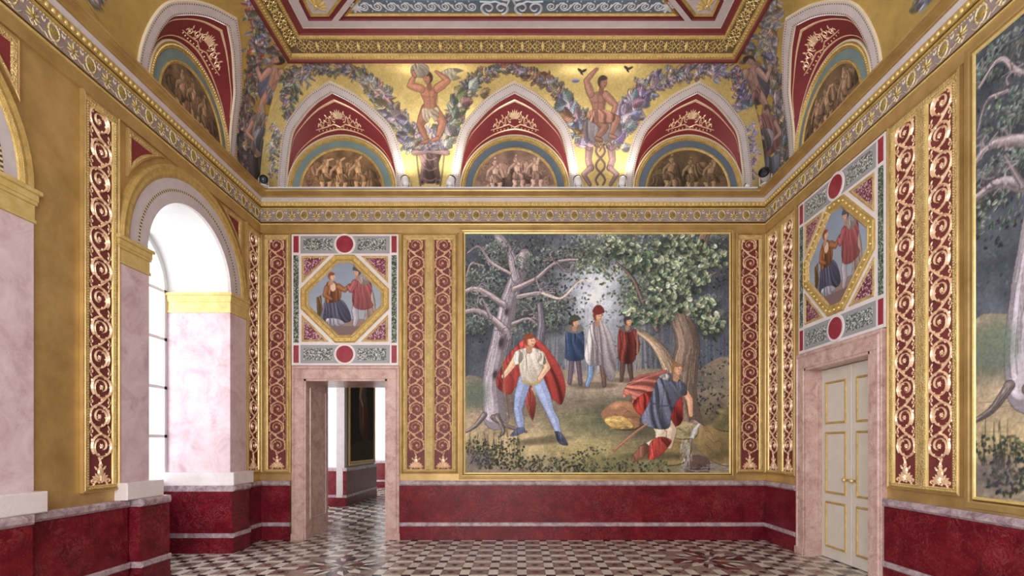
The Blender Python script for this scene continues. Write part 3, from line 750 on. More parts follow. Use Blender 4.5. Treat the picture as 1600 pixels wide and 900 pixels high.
def grisaille(seed, base):
    """tone-on-tone figure group for a lunette (140 x 70)"""
    c = Canvas(140, 70, 3, base, 0, seed); r = c.r
    c.a *= (.7 + .6 * c.noise(16))[..., None]
    L = np.array(base, float)
    c.poly([(0, 62), (40, 58), (80, 62), (140, 58), (140, 75), (0, 75)], L * 1.2)
    for i in range(14):
        x, y = r.uniform(12, 128), r.uniform(36, 64)
        c.ell(x, y, r.uniform(4, 10), r.uniform(3, 7), vary(r, L * r.uniform(.6, 1.35), .1), .8, r.uniform(-1, 1))
    for i in range(90):
        x, y = r.uniform(8, 132), r.uniform(20, 66); a = r.uniform(0, 6.28)
        c.stroke([(x, y), (x + 4 * math.cos(a), y + 4 * math.sin(a)), (x + 7 * math.cos(a + .9), y + 7 * math.sin(a + .9))], 1.4, .6, L * r.choice([.55, 1.4, 1.25]), .7)
    hi = np.minimum(255, L * 1.42 + 12)
    for k in range(7):
        x, y = r.uniform(15, 125), r.uniform(30, 58); c.drape([(x - 14, y + 8), (x - 8, y - 6), (x + 6, y - 8), (x + 15, y + 4), (x + 8, y + 12)], L * r.uniform(.7, 1.15), 6, seed * 3 + k)
    for k in range(3):
        x = 40 + 31 * k + r.uniform(-6, 6); y = r.uniform(22, 28); lean = r.uniform(-9, 9); sg = r.choice([-1, 1])
        c.drape([(x - sg * 3, y - 4), (x - sg * 16, y - 6), (x - sg * 26, y + 6), (x - sg * 18, y + 18), (x - sg * 6, y + 14)], L * 1.25, 8, seed + k)
        c.limb([(x + lean * .3, y + 18), (x - 6 + lean * .4, y + 28), (x - 4 + lean * .5, y + 32), (x - 9 + lean * .5, y + 42)], [9, 6, 5.5, 3], hi)
        c.limb([(x + lean * .3, y + 18), (x + 8 + lean * .4, y + 27), (x + 7 + lean * .5, y + 33), (x + 10 + lean * .6, y + 42)], [9, 6.5, 5.5, 3], hi * .94)
        c.limb([(x + lean, y), (x + lean * .7, y + 9), (x + lean * .4, y + 18)], [12, 9, 10], hi)
        c.drape([(x - 7 + lean * .3, y + 13), (x + 8 + lean * .3, y + 13), (x + 10, y + 25), (x - 9, y + 25)], L * 1.28, 6, seed + 9 + k)
        a = r.uniform(-2.6, -.4)
        c.limb([(x + lean + 4, y), (x + lean + 4 + 9 * math.cos(a), y + 9 * math.sin(a)), (x + lean + 4 + 15 * math.cos(a + .6), y + 15 * math.sin(a + .6))], [5, 4, 3], hi)
        c.limb([(x + lean - 4, y), (x + lean - 12, y + 7), (x + lean - 14, y + 15)], [5, 4, 3], hi * .9)
        c.head(x + lean * 1.2, y - 9, 3.9, hi * .97, L * 1.05, sg)
    c.a *= (.9 + .2 * c.noise(6))[..., None]
    return c

LEAFS = [(172, 160, 168), (146, 140, 152), (132, 142, 130), (190, 174, 176), (160, 148, 124), (122, 122, 140), (160, 168, 160), (176, 136, 136), (142, 146, 118)]
def garland(c, pts, w, n, cols, L=9):
    """leafy swag along a line of canvas points"""
    P = np.array(curve(pts, False, 14)); r = c.r
    seg = np.hypot(*np.diff(P, axis=0).T); cum = np.concatenate([[0], np.cumsum(seg)])
    n = int(n * .62)
    for i in range(n):
        t = (i + r.rand()) / n * cum[-1]
        if r.rand() < .16:
            k = np.interp(t, cum, np.arange(len(cum))); k0 = int(k); sg = r.choice([-1, 1]); x0, y0 = P[k0]; tx, ty = P[min(k0 + 2, len(P) - 1)] - P[max(0, k0 - 2)]; q = math.hypot(tx, ty) + 1e-6; nx, ny = -ty / q * sg, tx / q * sg
            R_ = w * r.uniform(.6, 1.15)
            c.stroke([(x0, y0), (x0 + nx * R_ * .7 - tx / q * 3, y0 + ny * R_ * .7 - ty / q * 3), (x0 + nx * R_ - tx / q * 8, y0 + ny * R_ - ty / q * 8), (x0 + nx * R_ * .8 - tx / q * 11, y0 + ny * R_ * .8 - ty / q * 11)], 1.8, .8, vary(r, (122, 96, 84), .2), .9)
        x = np.interp(t, cum, P[:, 0]); y = np.interp(t, cum, P[:, 1])
        x2 = np.interp(min(cum[-1], t + 3), cum, P[:, 0]); y2 = np.interp(min(cum[-1], t + 3), cum, P[:, 1])
        ang = math.atan2(y2 - y, x2 - x); o = r.normal() * w * (.26 + .24 * t / cum[-1])
        ww = w * (.55 + .75 * t / cum[-1])
        o = max(-ww, min(ww, o))
        col = cols[r.randint(len(cols))]
        x -= math.sin(ang) * o; y += math.cos(ang) * o
        lc = L * r.uniform(.5, 1.0) * (.75 + .75 * max(t / cum[-1], 0) ** 1.5)
        c.leaf(x, y, lc + 1.4, lc * .52 + 1.2, ang + PI + np.sign(o) * -.9 + r.uniform(-.5, .5), [q * .58 for q in col], .7)
        c.leaf(x, y, lc, lc * .46, ang + PI + np.sign(o) * -.9 + r.uniform(-.5, .5), vary(r, col, .2), .95)
        if r.rand() < .16 * (.3 + t / cum[-1]):
            frond(c, x, y, L * r.uniform(1.1, 1.9) * (.6 + .6 * t / cum[-1]), ang + PI + np.sign(o) * r.uniform(.5, 1.5), vary(r, col, .15), 5, r.uniform(.2, .9))
        if r.rand() < .07:
            fc = [(170, 150, 190), (130, 140, 190), (186, 110, 104), (206, 196, 204)][r.randint(4)]
            for k in range(6):
                c.leaf(x, y, L * .55, L * .34, k * PI / 3, vary(r, fc, .12), .95)
        if r.rand() < .08:
            q = [(x, y), (x + r.uniform(-8, 8), y + r.uniform(-6, 6)), (x + r.uniform(-14, 14), y + r.uniform(-12, 10))]
            c.stroke(q, 1.2, .6, (92, 78, 72), .8)

def nude(c, P, sc, skin, cloth, arms, legs, hd, face, lean=(0, 0)):
    """standing or sitting figure given by joints in canvas units; P = chest"""
    skin = np.array(skin, float)
    def leg(l, f):
        a, b, d = [np.array(q, float) for q in l]
        pts = [a, a + (b - a) * .55, b, b + (d - b) * .35, d]
        c.limb([tuple(q) for q in pts], [sc * 1.5, sc * 1.32, sc * .9, sc * 1.0, sc * .5], skin * f)
        v = np.array([face * sc * .8, sc * .25]); c.limb([tuple(d), tuple(d + v)], [sc * .55, sc * .35], skin * f * .95)
    leg(legs[0], .84); leg(legs[1], .96)
    hip = ((legs[0][0][0] + legs[1][0][0]) / 2, (legs[0][0][1] + legs[1][0][1]) / 2)
    X = lambda t, o: (P[0] + (hip[0] - P[0]) * t + o * sc, P[1] + (hip[1] - P[1]) * t)
    out = [X(-.22, -.5), X(-.12, -1.15), X(.12, -1.2), X(.5, -.82), X(.8, -.86), X(1.12, -1.0), X(1.18, 0), X(1.12, 1.0), X(.8, .86), X(.5, .86), X(.12, 1.22), X(-.12, 1.15), X(-.22, .5)]
    c.poly([(x + .7 * (1 if x > P[0] else -1), y + .4) for x, y in out], skin * .5); c.poly(out, skin)
    m = face
    for (t, o, rx, ry, f) in ((.12, -.5, .6, .42, 1.14), (.12, .52, .6, .42, 1.08), (.62, -.3, .42, .7, 1.08), (.62, .3, .42, .7, 1.02), (.3, .95, .3, .9, .8), (.75, .8, .25, .8, .8)):
        x, y = X(t, o); c.ell(x, y, rx * sc, ry * sc, np.minimum(255, skin * f), .6, 0, .4)
    c.stroke([X(-.05, 0), X(.4, .04), X(.9, 0)], 1.1, .8, skin * .66, .7); c.stroke([X(.24, -1.0), X(.32, -.4), X(.26, 0)], .9, .6, skin * .66, .7); c.stroke([X(.24, 1.0), X(.32, .4), X(.26, 0)], .9, .6, skin * .66, .7)
    for t in (.5, .66): c.stroke([X(t, -.5), X(t + .03, 0), X(t, .5)], .8, .6, skin * .76, .5)
    if cloth is not None:
        c.drape([X(.88, -1.05), X(.92, 0), X(.86, 1.1), X(1.3, 1.3), X(1.62, .7), X(1.36, .1), X(1.7, -.5), X(1.3, -1.25)], cloth, 8, 2)
    for a in arms:
        q = [np.array(v, float) for v in a]; c.limb([tuple(q[0]), tuple(q[0] + (q[1] - q[0]) * .5), tuple(q[1]), tuple(q[1] + (q[2] - q[1]) * .4), tuple(q[2])], [sc * .95, sc * .92, sc * .62, sc * .66, sc * .38], skin * 1.02)
        c.ell(q[2][0], q[2][1], sc * .32, sc * .26, skin * 1.02)
    c.head(hd[0], hd[1], sc * .74, skin, (78, 62, 56), face)

RES = 112.0
def cove_canvas(side, umin, umax, seed):
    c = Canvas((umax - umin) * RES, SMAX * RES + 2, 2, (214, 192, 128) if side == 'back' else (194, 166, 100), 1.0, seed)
    n = c.noise(30)[..., None]; n2 = c.noise(5)[..., None]
    c.a *= (.9 + .2 * n) * (.95 + .1 * n2)
    c.umin = umin
    def Q(x, y):
        u, s = cove_uv(x, y, side); return ((u - umin) * RES, (SMAX - s) * RES)
    c.Q = Q
    c.QL = lambda pts: [Q(*p) for p in pts]
    return c

def paint_back_cove():
    c = cove_canvas('back', XL, XR, 11); Q, QL, r = c.Q, c.QL, c.r
    c.poly(QL([(440, 96), (1160, 96), (1160, 99), (440, 99)]), (124, 70, 62), 1, False)
    cool = LEAFS
    violet = [(160, 148, 184), (138, 134, 172), (186, 170, 194), (142, 156, 168), (170, 142, 158)]
    warm = [(164, 130, 104), (142, 112, 92), (132, 130, 108), (180, 150, 130), (150, 134, 136)]
    # swags over the arches
    garland(c, QL([(450, 185), (452, 150), (458, 122)]), 12, 120, cool, 9)
    garland(c, QL([(452, 120), (480, 108), (520, 106), (555, 112), (585, 135), (600, 160), (618, 185), (638, 212), (652, 222)]), 14, 480, cool, 10)
    garland(c, QL([(800, 104), (765, 112), (738, 130), (722, 155), (712, 180), (698, 205), (680, 222)]), 12, 380, cool[2:] + [(172, 160, 166)], 10)
    garland(c, QL([(800, 106), (830, 116), (860, 130), (882, 158), (898, 182), (912, 205), (922, 222)]), 12, 380, warm + violet[2:], 10)
    garland(c, QL([(1150, 112), (1100, 108), (1060, 116), (1020, 132), (992, 150), (978, 180), (968, 205), (952, 222)]), 15, 480, violet + cool[:2], 10)
    garland(c, QL([(1150, 108), (1158, 135), (1165, 170)]), 12, 130, violet, 9)
    for (x, y, n_, L) in ((472, 120, 30, 14), (600, 150, 30, 17), (575, 128, 20, 13), (712, 175, 26, 15), (690, 205, 26, 15), (895, 180, 26, 15), (990, 165, 34, 16), (975, 195, 30, 15), (1120, 112, 26, 13), (640, 205, 26, 14), (918, 205, 26, 13)):
        cx, cy = Q(x, y)
        for k in range(n_): c.leaf(cx + r.normal() * 4, cy + r.normal() * 4, L * r.uniform(.6, 1.1), L * .3, r.uniform(0, 6.28), vary(r, violet[r.randint(5)] if x > 860 else cool[r.randint(8)], .2), .95)
    # pedestals between the arches
    st = np.array((132, 108, 108), float)
    cx, cy = Q(671, 260)
    c.drape(QL([(654, 232), (690, 232), (686, 255), (688, 278), (682, 286), (662, 286), (656, 278), (658, 255)]), st, 6, 3, (.6, .8))
    for sx in (651, 694):
        c.stroke(QL([(sx, 240), (sx + (2 if sx < 670 else -2), 262), (sx + (6 if sx < 670 else -6), 290)]), 3.2, 3.2, (120, 110, 84)); c.limb(QL([(671, 234), (sx - (4 if sx < 670 else -4), 238)]), [9, 8], st * 1.08)
    for sx in (660, 684): c.ell(*Q(sx, 284), 5, 5, st * .9); c.ell(*Q(sx, 284), 2.2, 2.2, st * .5)
    for k in range(5): c.stroke(QL([(662, 246 + 8 * k), (672, 250 + 8 * k), (682, 246 + 8 * k)]), 1.6, 1.2, st * (.62 if k % 2 else 1.3), .8)
    c.drape(QL([(640, 224), (702, 224), (698, 234), (644, 234)]), (140, 122, 132), 5, 3)
    for sg in (-1, 1):
        x0 = 938 + sg * 17
        c.limb(QL([(x0, 232), (x0 + sg * 2, 250), (x0 - sg * 2, 262)]), [12, 10, 11], st * 1.06); c.limb(QL([(x0 - sg * 2, 262), (x0 + sg * 9, 272), (x0 - sg * 1, 288)]), [9, 7, 5], st * 1.02)
        c.limb(QL([(x0, 232), (x0 + sg * 9, 226), (x0 + sg * 4, 216)]), [6, 5, 4], st * 1.06); c.ell(*Q(x0 + sg * 2, 226), 4.5, 5, st)
    for ph in (0, PI):
        c.stroke(QL([(938 + 7 * math.sin(ph + t * .55), 224 + t * 4.0) for t in range(17)]), 4, 4, st * .78); c.stroke(QL([(937 + 7 * math.sin(ph + t * .55), 224 + t * 4.0) for t in range(17)]), 1.2, 1.2, st * 1.2, .7)
    c.drape(QL([(910, 216), (966, 216), (960, 226), (916, 226)]), (132, 108, 108), 5, 5)
    # foliage beds on the pedestals
    for (x, y, cols) in ((646, 214, cool), (694, 212, cool), (672, 218, [(172, 160, 172), (150, 140, 160)]), (916, 206, violet), (960, 206, violet), (938, 212, warm)):
        cx, cy = Q(x, y)
        leaf_cloud(c, cx, cy, 22, 18, 110, 8, cols, True, .45)
    # wings of foliage beside the pedestals
    for (x0, y0, x1, y1, cols2, n_) in ((652, 226, 606, 168, cool, 26), (690, 226, 728, 150, cool[2:], 26), (920, 222, 884, 164, violet + warm[:2], 26), (958, 222, 1006, 150, violet + cool[:2], 30)):
        for k in range(n_):
            t = r.rand(); x, y = Q(x0 + (x1 - x0) * t + r.normal() * 5, y0 + (y1 - y0) * t + r.normal() * 5)
            frond(c, x, y, r.uniform(13, 22), math.atan2(y1 - y0, x1 - x0) + r.uniform(-1.1, 1.1), vary(r, cols2[r.randint(len(cols2))], .15), 6, r.uniform(.2, .9))
    # man steadying a basket on his shoulder
    sk = (172, 122, 102)
    c.drape(QL([(690, 112), (706, 106), (724, 110), (712, 116), (720, 122), (704, 126), (692, 120)]), (214, 204, 178), 6, 2)
    nude(c, Q(670, 142), 11.5, sk, (220, 200, 176), [QL([(658, 138), (640, 134), (648, 118)]), QL([(683, 138), (700, 126), (682, 112)])],
         [QL([(666, 172), (656, 196), (668, 220)]), QL([(678, 172), (692, 190), (684, 216)])], Q(668, 121), -1)
    c.drape(QL([(642, 106), (652, 98), (668, 102), (670, 114), (658, 122), (644, 118)]), (182, 172, 160), 6, 6); c.limb(QL([(648, 118), (646, 112)]), [5, 4], sk); 
    # seated man
    sk2 = (154, 114, 102)
    c.drape(QL([(914, 190), (934, 180), (966, 186), (970, 212), (940, 222), (914, 216)]), (150, 140, 150), 8, 8)
    nude(c, Q(934, 150), 11.5, sk2, None, [QL([(946, 148), (962, 164), (956, 184)]), QL([(923, 146), (916, 126), (932, 108)])],
         [QL([(930, 180), (946, 198), (932, 216)]), QL([(940, 182), (964, 186), (954, 212)])], Q(942, 128), 1)
    c.drape(QL([(920, 174), (940, 170), (960, 178), (958, 190), (938, 192), (922, 190)]), (176, 130, 116), 7, 4)
    for (x, y) in ((909, 112), (981, 108)):
        cx, cy = Q(x, y)
        c.leaf(cx, cy, 9, 4.4, -2.5, (72, 66, 68)); c.leaf(cx, cy, 9, 4.4, -.5, (72, 66, 68)); c.leaf(cx - 2, cy, 7, 3, .8, (60, 56, 58))
    c.leaf(*Q(894, 126), 12, 6, 0, (128, 132, 172))
    # corner beds
    hf = c.noise(1.4, 2)[..., None]
    c.a = np.clip(c.a * (.9 + .2 * hf), 0, 255)
    for (x, y) in ((428, 262), (426, 235), (432, 210), (1172, 262), (1176, 235), (1170, 210)):
        cx, cy = Q(x, y); leaf_cloud(c, cx, cy, 9, 18, 46, 8, violet if x > 800 else cool, True, .45)
    return c

def paint_side_cove(side, seed):
    c = cove_canvas(side, -6.0, 0.0, seed); Q, QL, r = c.Q, c.QL, c.r
    left = side == 'left'
    mx = (lambda x: x) if left else (lambda x: 1605 - x)
    cols = [(164, 152, 160), (146, 142, 130), (174, 162, 170), (136, 132, 146), (156, 142, 116), (180, 150, 144)] if left else [(156, 148, 152), (140, 138, 126), (136, 142, 162), (162, 146, 138), (150, 134, 112)]
    def S(pts): return QL([(mx(x), y) for x, y in pts])
    garland(c, S([(402, 10), (406, 50), (400, 85), (394, 120), (388, 160), (382, 200), (380, 240), (378, 262)]), 13, 420, cols, 11)
    garland(c, S([(440, 130), (434, 160), (428, 200), (420, 240)]), 14, 260, cols, 11)
    pal = [(126, 136, 178), (176, 96, 88), (196, 190, 206), (112, 124, 124)] if left else cols
    for (x, y, n_) in ((400, 30, 40), (408, 72, 40), (404, 50, 30), (398, 10, 30)):
        cx, cy = c.Q(mx(x), y)
        for k in range(n_): c.leaf(cx + r.normal() * 6, cy + r.normal() * 6, 11 * r.uniform(.6, 1.1), 4.6, r.uniform(0, 6.28), vary(r, pal[r.randint(len(pal))], .2), .95)
    fl = np.array((196, 154, 140) if left else (164, 134, 126), float)
    for k in range(46):
        x, y = c.Q(mx(r.uniform(398, 446) if k < 26 else r.uniform(380, 420)), r.uniform(14, 120) if k < 26 else r.uniform(110, 200))
        frond(c, x, y, r.uniform(11, 18), r.uniform(0, 6.28), vary(r, cols[r.randint(len(cols))], .2), 5, r.uniform(.3, 1))
    # bending figure above, reclining robed figure below
    fc = -1 if left else 1
    # seated figure above
    c.drape(S([(404, 118), (418, 104), (440, 110), (450, 130), (444, 156), (420, 164), (404, 148)]), (140, 142, 172) if left else (112, 106, 118), 8, 1)
    nude(c, c.Q(mx(430), 112), 12, fl, (170, 160, 170) if left else (150, 116, 112), [S([(440, 112), (448, 132), (434, 146)]), S([(420, 110), (408, 124), (402, 108)])],
         [S([(426, 142), (438, 164), (420, 184)]), S([(422, 142), (408, 164), (414, 190)])], c.Q(mx(434), 94), fc)
    # draped elder below, among leaves
    for k in range(34):
        x, y = c.Q(mx(r.uniform(372, 424)), r.uniform(205, 280))
        frond(c, x, y, r.uniform(11, 20), r.uniform(.6, 2.6), vary(r, (112, 104, 112) if left and y > 110 else cols[r.randint(len(cols))], .2), 5, r.uniform(.3, .9))
    c.drape(S([(386, 196), (396, 180), (410, 176), (422, 186), (426, 206), (422, 230), (410, 246), (398, 240), (388, 224)]), (170, 156, 160) if left else (154, 112, 110), 10, 2)
    c.drape(S([(398, 204), (414, 200), (420, 218), (408, 236), (398, 226)]), (140, 144, 162) if left else (130, 122, 132), 6, 3)
    c.limb(S([(416, 192), (424, 208), (412, 216)]), [9, 7, 5], fl); c.limb(S([(394, 192), (386, 208), (396, 218)]), [9, 7, 5], fl)
    x, y = c.Q(mx(406), 172); c.head(x, y, 8, fl, (184, 176, 168) if left else (96, 84, 80), fc)
    if left: c.drape(S([(400, 178), (408, 180), (408, 194), (402, 196)]), (196, 190, 184), 4, 9)
    c.drape(S([(388, 240), (402, 246), (412, 242), (410, 262), (402, 280), (390, 270)]), (92, 88, 98) if left else (116, 120, 138), 7, 5)
    # repeats nearer the entrance
    for k in (-3.25, -5.6):
        X = (k + 6.0) * RES
        garland(c, [(X - 60, 20), (X - 40, 60), (X - 14, 110), (X - 6, 180)], 14, 260, cols, 11)
        garland(c, [(X + 60, 20), (X + 40, 60), (X + 14, 110), (X + 6, 180)], 14, 260, cols, 11)
        nude(c, (X, 80), 13, fl, (180, 160, 150), [[(X - 8, 76), (X - 24, 86), (X - 16, 100)], [(X + 8, 76), (X + 22, 90), (X + 12, 104)]], [[(X - 2, 108), (X - 10, 130), (X - 6, 158)], [(X + 3, 108), (X + 10, 132), (X + 6, 160)]], (X, 56), 1)
    return c
# ------------------------------------------------------------------ setting: floor, walls, dado, cornice
def build_floor():
    mb = MB(); rr = random.Random(4)
    PXX, PYY, OX, OY = 0.33, 0.352, 0.025, -0.098
    stars = [(2.43, -1.68), (-2.43, -1.86), (0.0, -6.2)]
    stars = [(OX + PXX * (round((x - OX) / PXX) + .5), OY + PYY * (round((y - OY) / PYY) + .5)) for x, y in stars]
    def q(x0, x1, y0, y1, mi, cl):
        x0, x1 = max(x0, cl[0]), min(x1, cl[1]); y0, y1 = max(y0, cl[2]), min(y1, cl[3])
        if x1 - x0 > 1e-4 and y1 - y0 > 1e-4: mb.quad((x0, y0, 0), (x1, y0, 0), (x1, y1, 0), (x0, y1, 0), mi, rr.random())
    def tri(pts, mi): mb.add([(x, y, 0) for x, y in pts], [tuple(range(len(pts)))], mi, rr.random())
    W_, G_, B_, R_, S_ = 0, 1, 2, 3, 4
    cl = (XL - 0.92, XR + 0.36, YE, 0.435)
    hx, hy = PXX / 6, PYY / 6
    for i in range(-17, 15):
        for j in range(-27, 4):
            cx, cy = OX + i * PXX, OY + j * PYY
            if any(abs(cx + PXX / 2 - a) < PXX * 1.5 and abs(cy + PYY / 2 - b) < PYY * 1.5 for a, b in stars): continue
            q(cx - hx, cx + hx, cy - hy, cy + hy, B_, cl)                         # black square at the crossing
            q(cx + hx, cx + PXX - hx, cy - hy, cy + hy, W_, cl)                  # white bars
            q(cx - hx, cx + hx, cy + hy, cy + PYY - hy, W_, cl)
            x0, x1, y0, y1 = cx + hx, cx + PXX - hx, cy + hy, cy + PYY - hy       # grey square with a dark lozenge
            mx, my = (x0 + x1) / 2, (y0 + y1) / 2; d = .052; k = .04
            if x0 > cl[0] and x1 < cl[1] and y0 > cl[2] and y1 < cl[3]:
                D = [(mx - d, my), (mx, my - d), (mx + d, my), (mx, my + d)]
                tri(D, B_ if rr.random() < .85 else R_)
                t = rr.random()
                O = [(x0, y0 + k), (x0 + k, y0), (x1 - k, y0), (x1, y0 + k), (x1, y1 - k), (x1 - k, y1), (x0 + k, y1), (x0, y1 - k)]
                for a, b, c_ in ((0, 1, 2), (2, 3, 4), (4, 5, 6), (6, 7, 0)): pass
                ring = [(O[0], O[1], D[1], D[0]), (O[1], O[2], D[1]), (O[2], O[3], D[2], D[1]), (O[3], O[4], D[2]), (O[4], O[5], D[3], D[2]), (O[5], O[6], D[3]), (O[6], O[7], D[0], D[3]), (O[7], O[0], D[0])]
                for f in ring: mb.add([(x, y, 0) for x, y in f], [tuple(range(len(f)))], G_, t)
                for f in (((x0, y0), O[1], O[0]), ((x1, y0), O[3], O[2]), ((x1, y1), O[5], O[4]), ((x0, y1), O[7], O[6])): tri(f, B_)
            else: q(x0, x1, y0, y1, G_, cl)
    for (sx, sy) in stars:                                                        # star rosettes
        a, b = PXX * 1.5 + hx * 0, PYY * 1.5
        x0, x1, y0, y1 = sx - a - hx, sx + a - hx, sy - b - hy, sy + b - hy
        mx, my = (x0 + x1) / 2, (y0 + y1) / 2; rx, ry = (x1 - x0) / 2, (y1 - y0) / 2
        def pt(r, t): return (mx + rx * r * math.cos(t), my + ry * r * math.sin(t))
        per = []
        for k in range(32):
            t = 2 * PI * k / 32; m_ = 1 / max(abs(math.cos(t)), abs(math.sin(t))); per.append((mx + rx * m_ * math.cos(t), my + ry * m_ * math.sin(t)))
        r1 = [pt(.96 if k % 2 == 0 else .70, 2 * PI * k / 32) for k in range(32)]
        r2 = [pt(.5 if k % 2 else .56, 2 * PI * k / 32) for k in range(32)]
        r3 = [pt(.30, 2 * PI * k / 32) for k in range(32)]
        for k in range(32):
            j = (k + 1) % 32
            tri((r1[k], per[k], per[j], r1[j]), G_ if (k // 2) % 4 else R_)
            tri((r2[k], r1[k], r1[j], r2[j]), (W_, B_)[(k // 1) % 2] if (k // 4) % 2 else (B_, W_)[k % 2])
            tri((r3[k], r2[k], r2[j], r3[j]), (R_, R_, G_, G_)[(k // 2) % 4])
            tri((r3[k], r3[j], (mx, my)), (B_, B_, W_, G_)[(k // 2) % 4])
    # hall beyond the doorway: white lattice with slate petals
    cl2 = (-5.3, XR, 0.435, 10.2); P = .46
    for i in range(-12, 9):
        for j in range(0, 22):
            x, y = i * P + .1, .435 + j * P
            if y + P > cl2[3] or x < cl2[0] or x + P > cl2[1]: continue
            A, B2, C2, D2 = (x, y), (x + P, y), (x + P, y + P), (x, y + P); m_ = (x + P / 2, y + P / 2)
            g = .07
            e = [((x + P / 2, y + g)), (x + P - g, y + P / 2), (x + P / 2, y + P - g), (x + g, y + P / 2)]
            cor = [A, B2, C2, D2]
            dark = (i + j) % 2
            for k in range(4):
                a, b = cor[k], cor[(k + 1) % 4]
                tri((a, b, e[k]), S_ if not dark else B_)
                tri((b, e[(k + 1) % 4], m_, e[k]), W_ if k % 2 == 0 else G_)
    o = mb.build('floor', [M['tile_white'], M['tile_grey'], M['tile_black'], M['tile_red'], M['tile_slate']], tones=True)
    mark(o, 'polished geometric marble tile floor with pale bars, grey squares and dark lozenges', 'floor')

def wall_front(mb, segs, z0, z1, thick, arches=(), mi=0, ri=1):
    """wall in the local frame with its face at w = 0; segs = solid stretches [u0, u1]; arches = (centre, half width, spring height)"""
    for u0, u1 in segs: mb.box(u0, u1, 0, thick, z0, z1, mi)
    for c, r, zs in arches:
        n = 28
        P = [(c - r * math.cos(PI * k / n), zs + r * math.sin(PI * k / n)) for k in range(n + 1)]
        for (a, za), (b, zb) in zip(P, P[1:]):
            mb.add([(a, 0, za), (b, 0, zb), (b, 0, z1), (a, 0, z1), (a, thick, za), (b, thick, zb), (b, thick, z1), (a, thick, z1)], [(0, 1, 2, 3), (4, 7, 6, 5)], mi)
            mb.add([(a, 0, za), (b, 0, zb), (b, thick, zb), (a, thick, za)], [(0, 3, 2, 1)], ri)
        for s in (-1, 1):
            mb.add([(c + s * (r - .001), 0, z0), (c + s * (r - .001), thick, z0), (c + s * (r - .001), thick, zs), (c + s * (r - .001), 0, zs)], [(0, 1, 2, 3)], ri)

WZ = 5.42
DOOR = (-3.35, -2.06, 2.50)          # opening in the back wall
WIN = [(-1.65, 0.80, 3.60), (-4.95, 0.80, 3.60), (-7.6, 0.80, 3.60)]     # arched window bays in the left wall
RDOOR = -1.80                          # centre of the doorway in the right wall
def build_walls():
    mb = MB()
    mb.box(XL - .95, DOOR[0], 0, .87, 0, WZ); mb.box(DOOR[1], XR + .4, 0, .87, 0, WZ); mb.box(DOOR[0], DOOR[1], 0, .87, DOOR[2], WZ)
    mark(mb.build('wall_back', M['gold']), 'gilded end wall between the two side walls', 'wall')
    mb = MB(); ed = [0.0]
    for c, r, z in WIN: ed += [c + r, c - r]
    ed.append(YE)
    wall_front(mb, [(ed[i + 1], ed[i]) for i in range(0, len(ed), 2)], 0, WZ, .95, WIN)
    o = mb.build('wall_left', [M['gold'], M['white']]); o.location = (XL, 0, 0); o.rotation_euler = (0, 0, PI / 2)
    mark(o, 'gilded left wall pierced by arched window bays', 'wall')
    mb = MB(); a, b = RDOOR - .645, RDOOR + .645
    mb.box(-0.0, -b, 0, .4, 0, WZ); mb.box(-a, -YE, 0, .4, 0, WZ); mb.box(-b, -a, 0, .4, 2.5, WZ); mb.box(-b, -a, .32, .4, 0, 2.5)
    o = mb.build('wall_right', M['gold']); o.location = (XR, 0, 0); o.rotation_euler = (0, 0, -PI / 2)
    mark(o, 'gilded right wall with a marble doorway', 'wall')

DADO = [('plinth', 0.0, .212, .055, 'red_marble', .004), ('dado_stripe', .212, .275, .072, 'grey_marble', .012), ('dado_panel', .275, .845, .042, 'red_marble', .0), ('dado_rail', .845, .925, .078, 'grey_marble', .022)]
def build_front_wall():
    mb = MB(); x0, x1, z0, z1 = -3.0, 1.4, .8, 5.2
    mb.box(XL - .95, x0, YE - .3, YE, 0, 7.2); mb.box(x1, XR + .4, YE - .3, YE, 0, 7.2); mb.box(x0, x1, YE - .3, YE, 0, z0); mb.box(x0, x1, YE - .3, YE, z1, 7.2)
    mark(mb.build('wall_front', M['cream']), 'pale near wall with one great window added to light the end wall', 'wall')
    st = struct('window_4', 'great window added in the near wall to light the end wall', cat='window')  # unseen window, added so frontal light reaches the end wall
    mb = MB()
    for x in (x0 + .04, x0 + 1.47, x1 - 1.47, x1 - .04): mb.box(x - .04, x + .04, YE - .2, YE - .12, z0, z1)
    for z in (z0 + .04, 2.0, 3.2, 4.3, z1 - .04): mb.box(x0, x1, YE - .19, YE - .13, z - .03, z + .03)
    f = mb.build('window_frame', M['lamp_white'], st)
    mb = MB(); mb.quad((x0, YE - .16, z0), (x1, YE - .16, z0), (x1, YE - .16, z1), (x0, YE - .16, z1)); mb.build('pane', M['glass'], f)

def build_dado():
    spec = {'back': ((0, 0, 0), 0, [(XL, -3.57, 0, 0), (-1.87, XR, 0, 0)]),
            'right': ((XR, 0, 0), -PI / 2, [(0, -(RDOOR + .85), 0, 0), (-(RDOOR - .85), -YE, 0, 0)]),
            'left': ((XL, 0, 0), PI / 2, [])}
    L = []; prev = 0
    for c, r, z in WIN:
        L.append((c + r + .30, prev, 0, 0))
        L.append((c + r - .18, c + r + .27, .10, -.94)); L.append((c - r - .27, c - r + .18, .10, -.94))
        L.append((c - r + .18, c + r - .18, -.90, -.94)); prev = c - r - .30
    L.append((YE, prev, 0, 0)); spec['left'] = (spec['left'][0], spec['left'][1], L)
    for side, (loc, rz, runs) in spec.items():
        st = struct('baseboard_' + side, {'back': 'dark red marble dado with veined rails along the end wall', 'left': 'dark red marble dado stepping round the window piers on the left',
                                          'right': 'dark red marble dado along the right wall beside the doorway'}[side], loc, rz, 'dado')
        for nm, z0, z1, w, mt, bv in DADO:
            mb = MB()
            for u0, u1, off, w0 in runs: mb.slab(u0, u1, z0, z1, w0 if w0 else -.01, w + off, bv)
            mb.build(nm, M[mt], st)

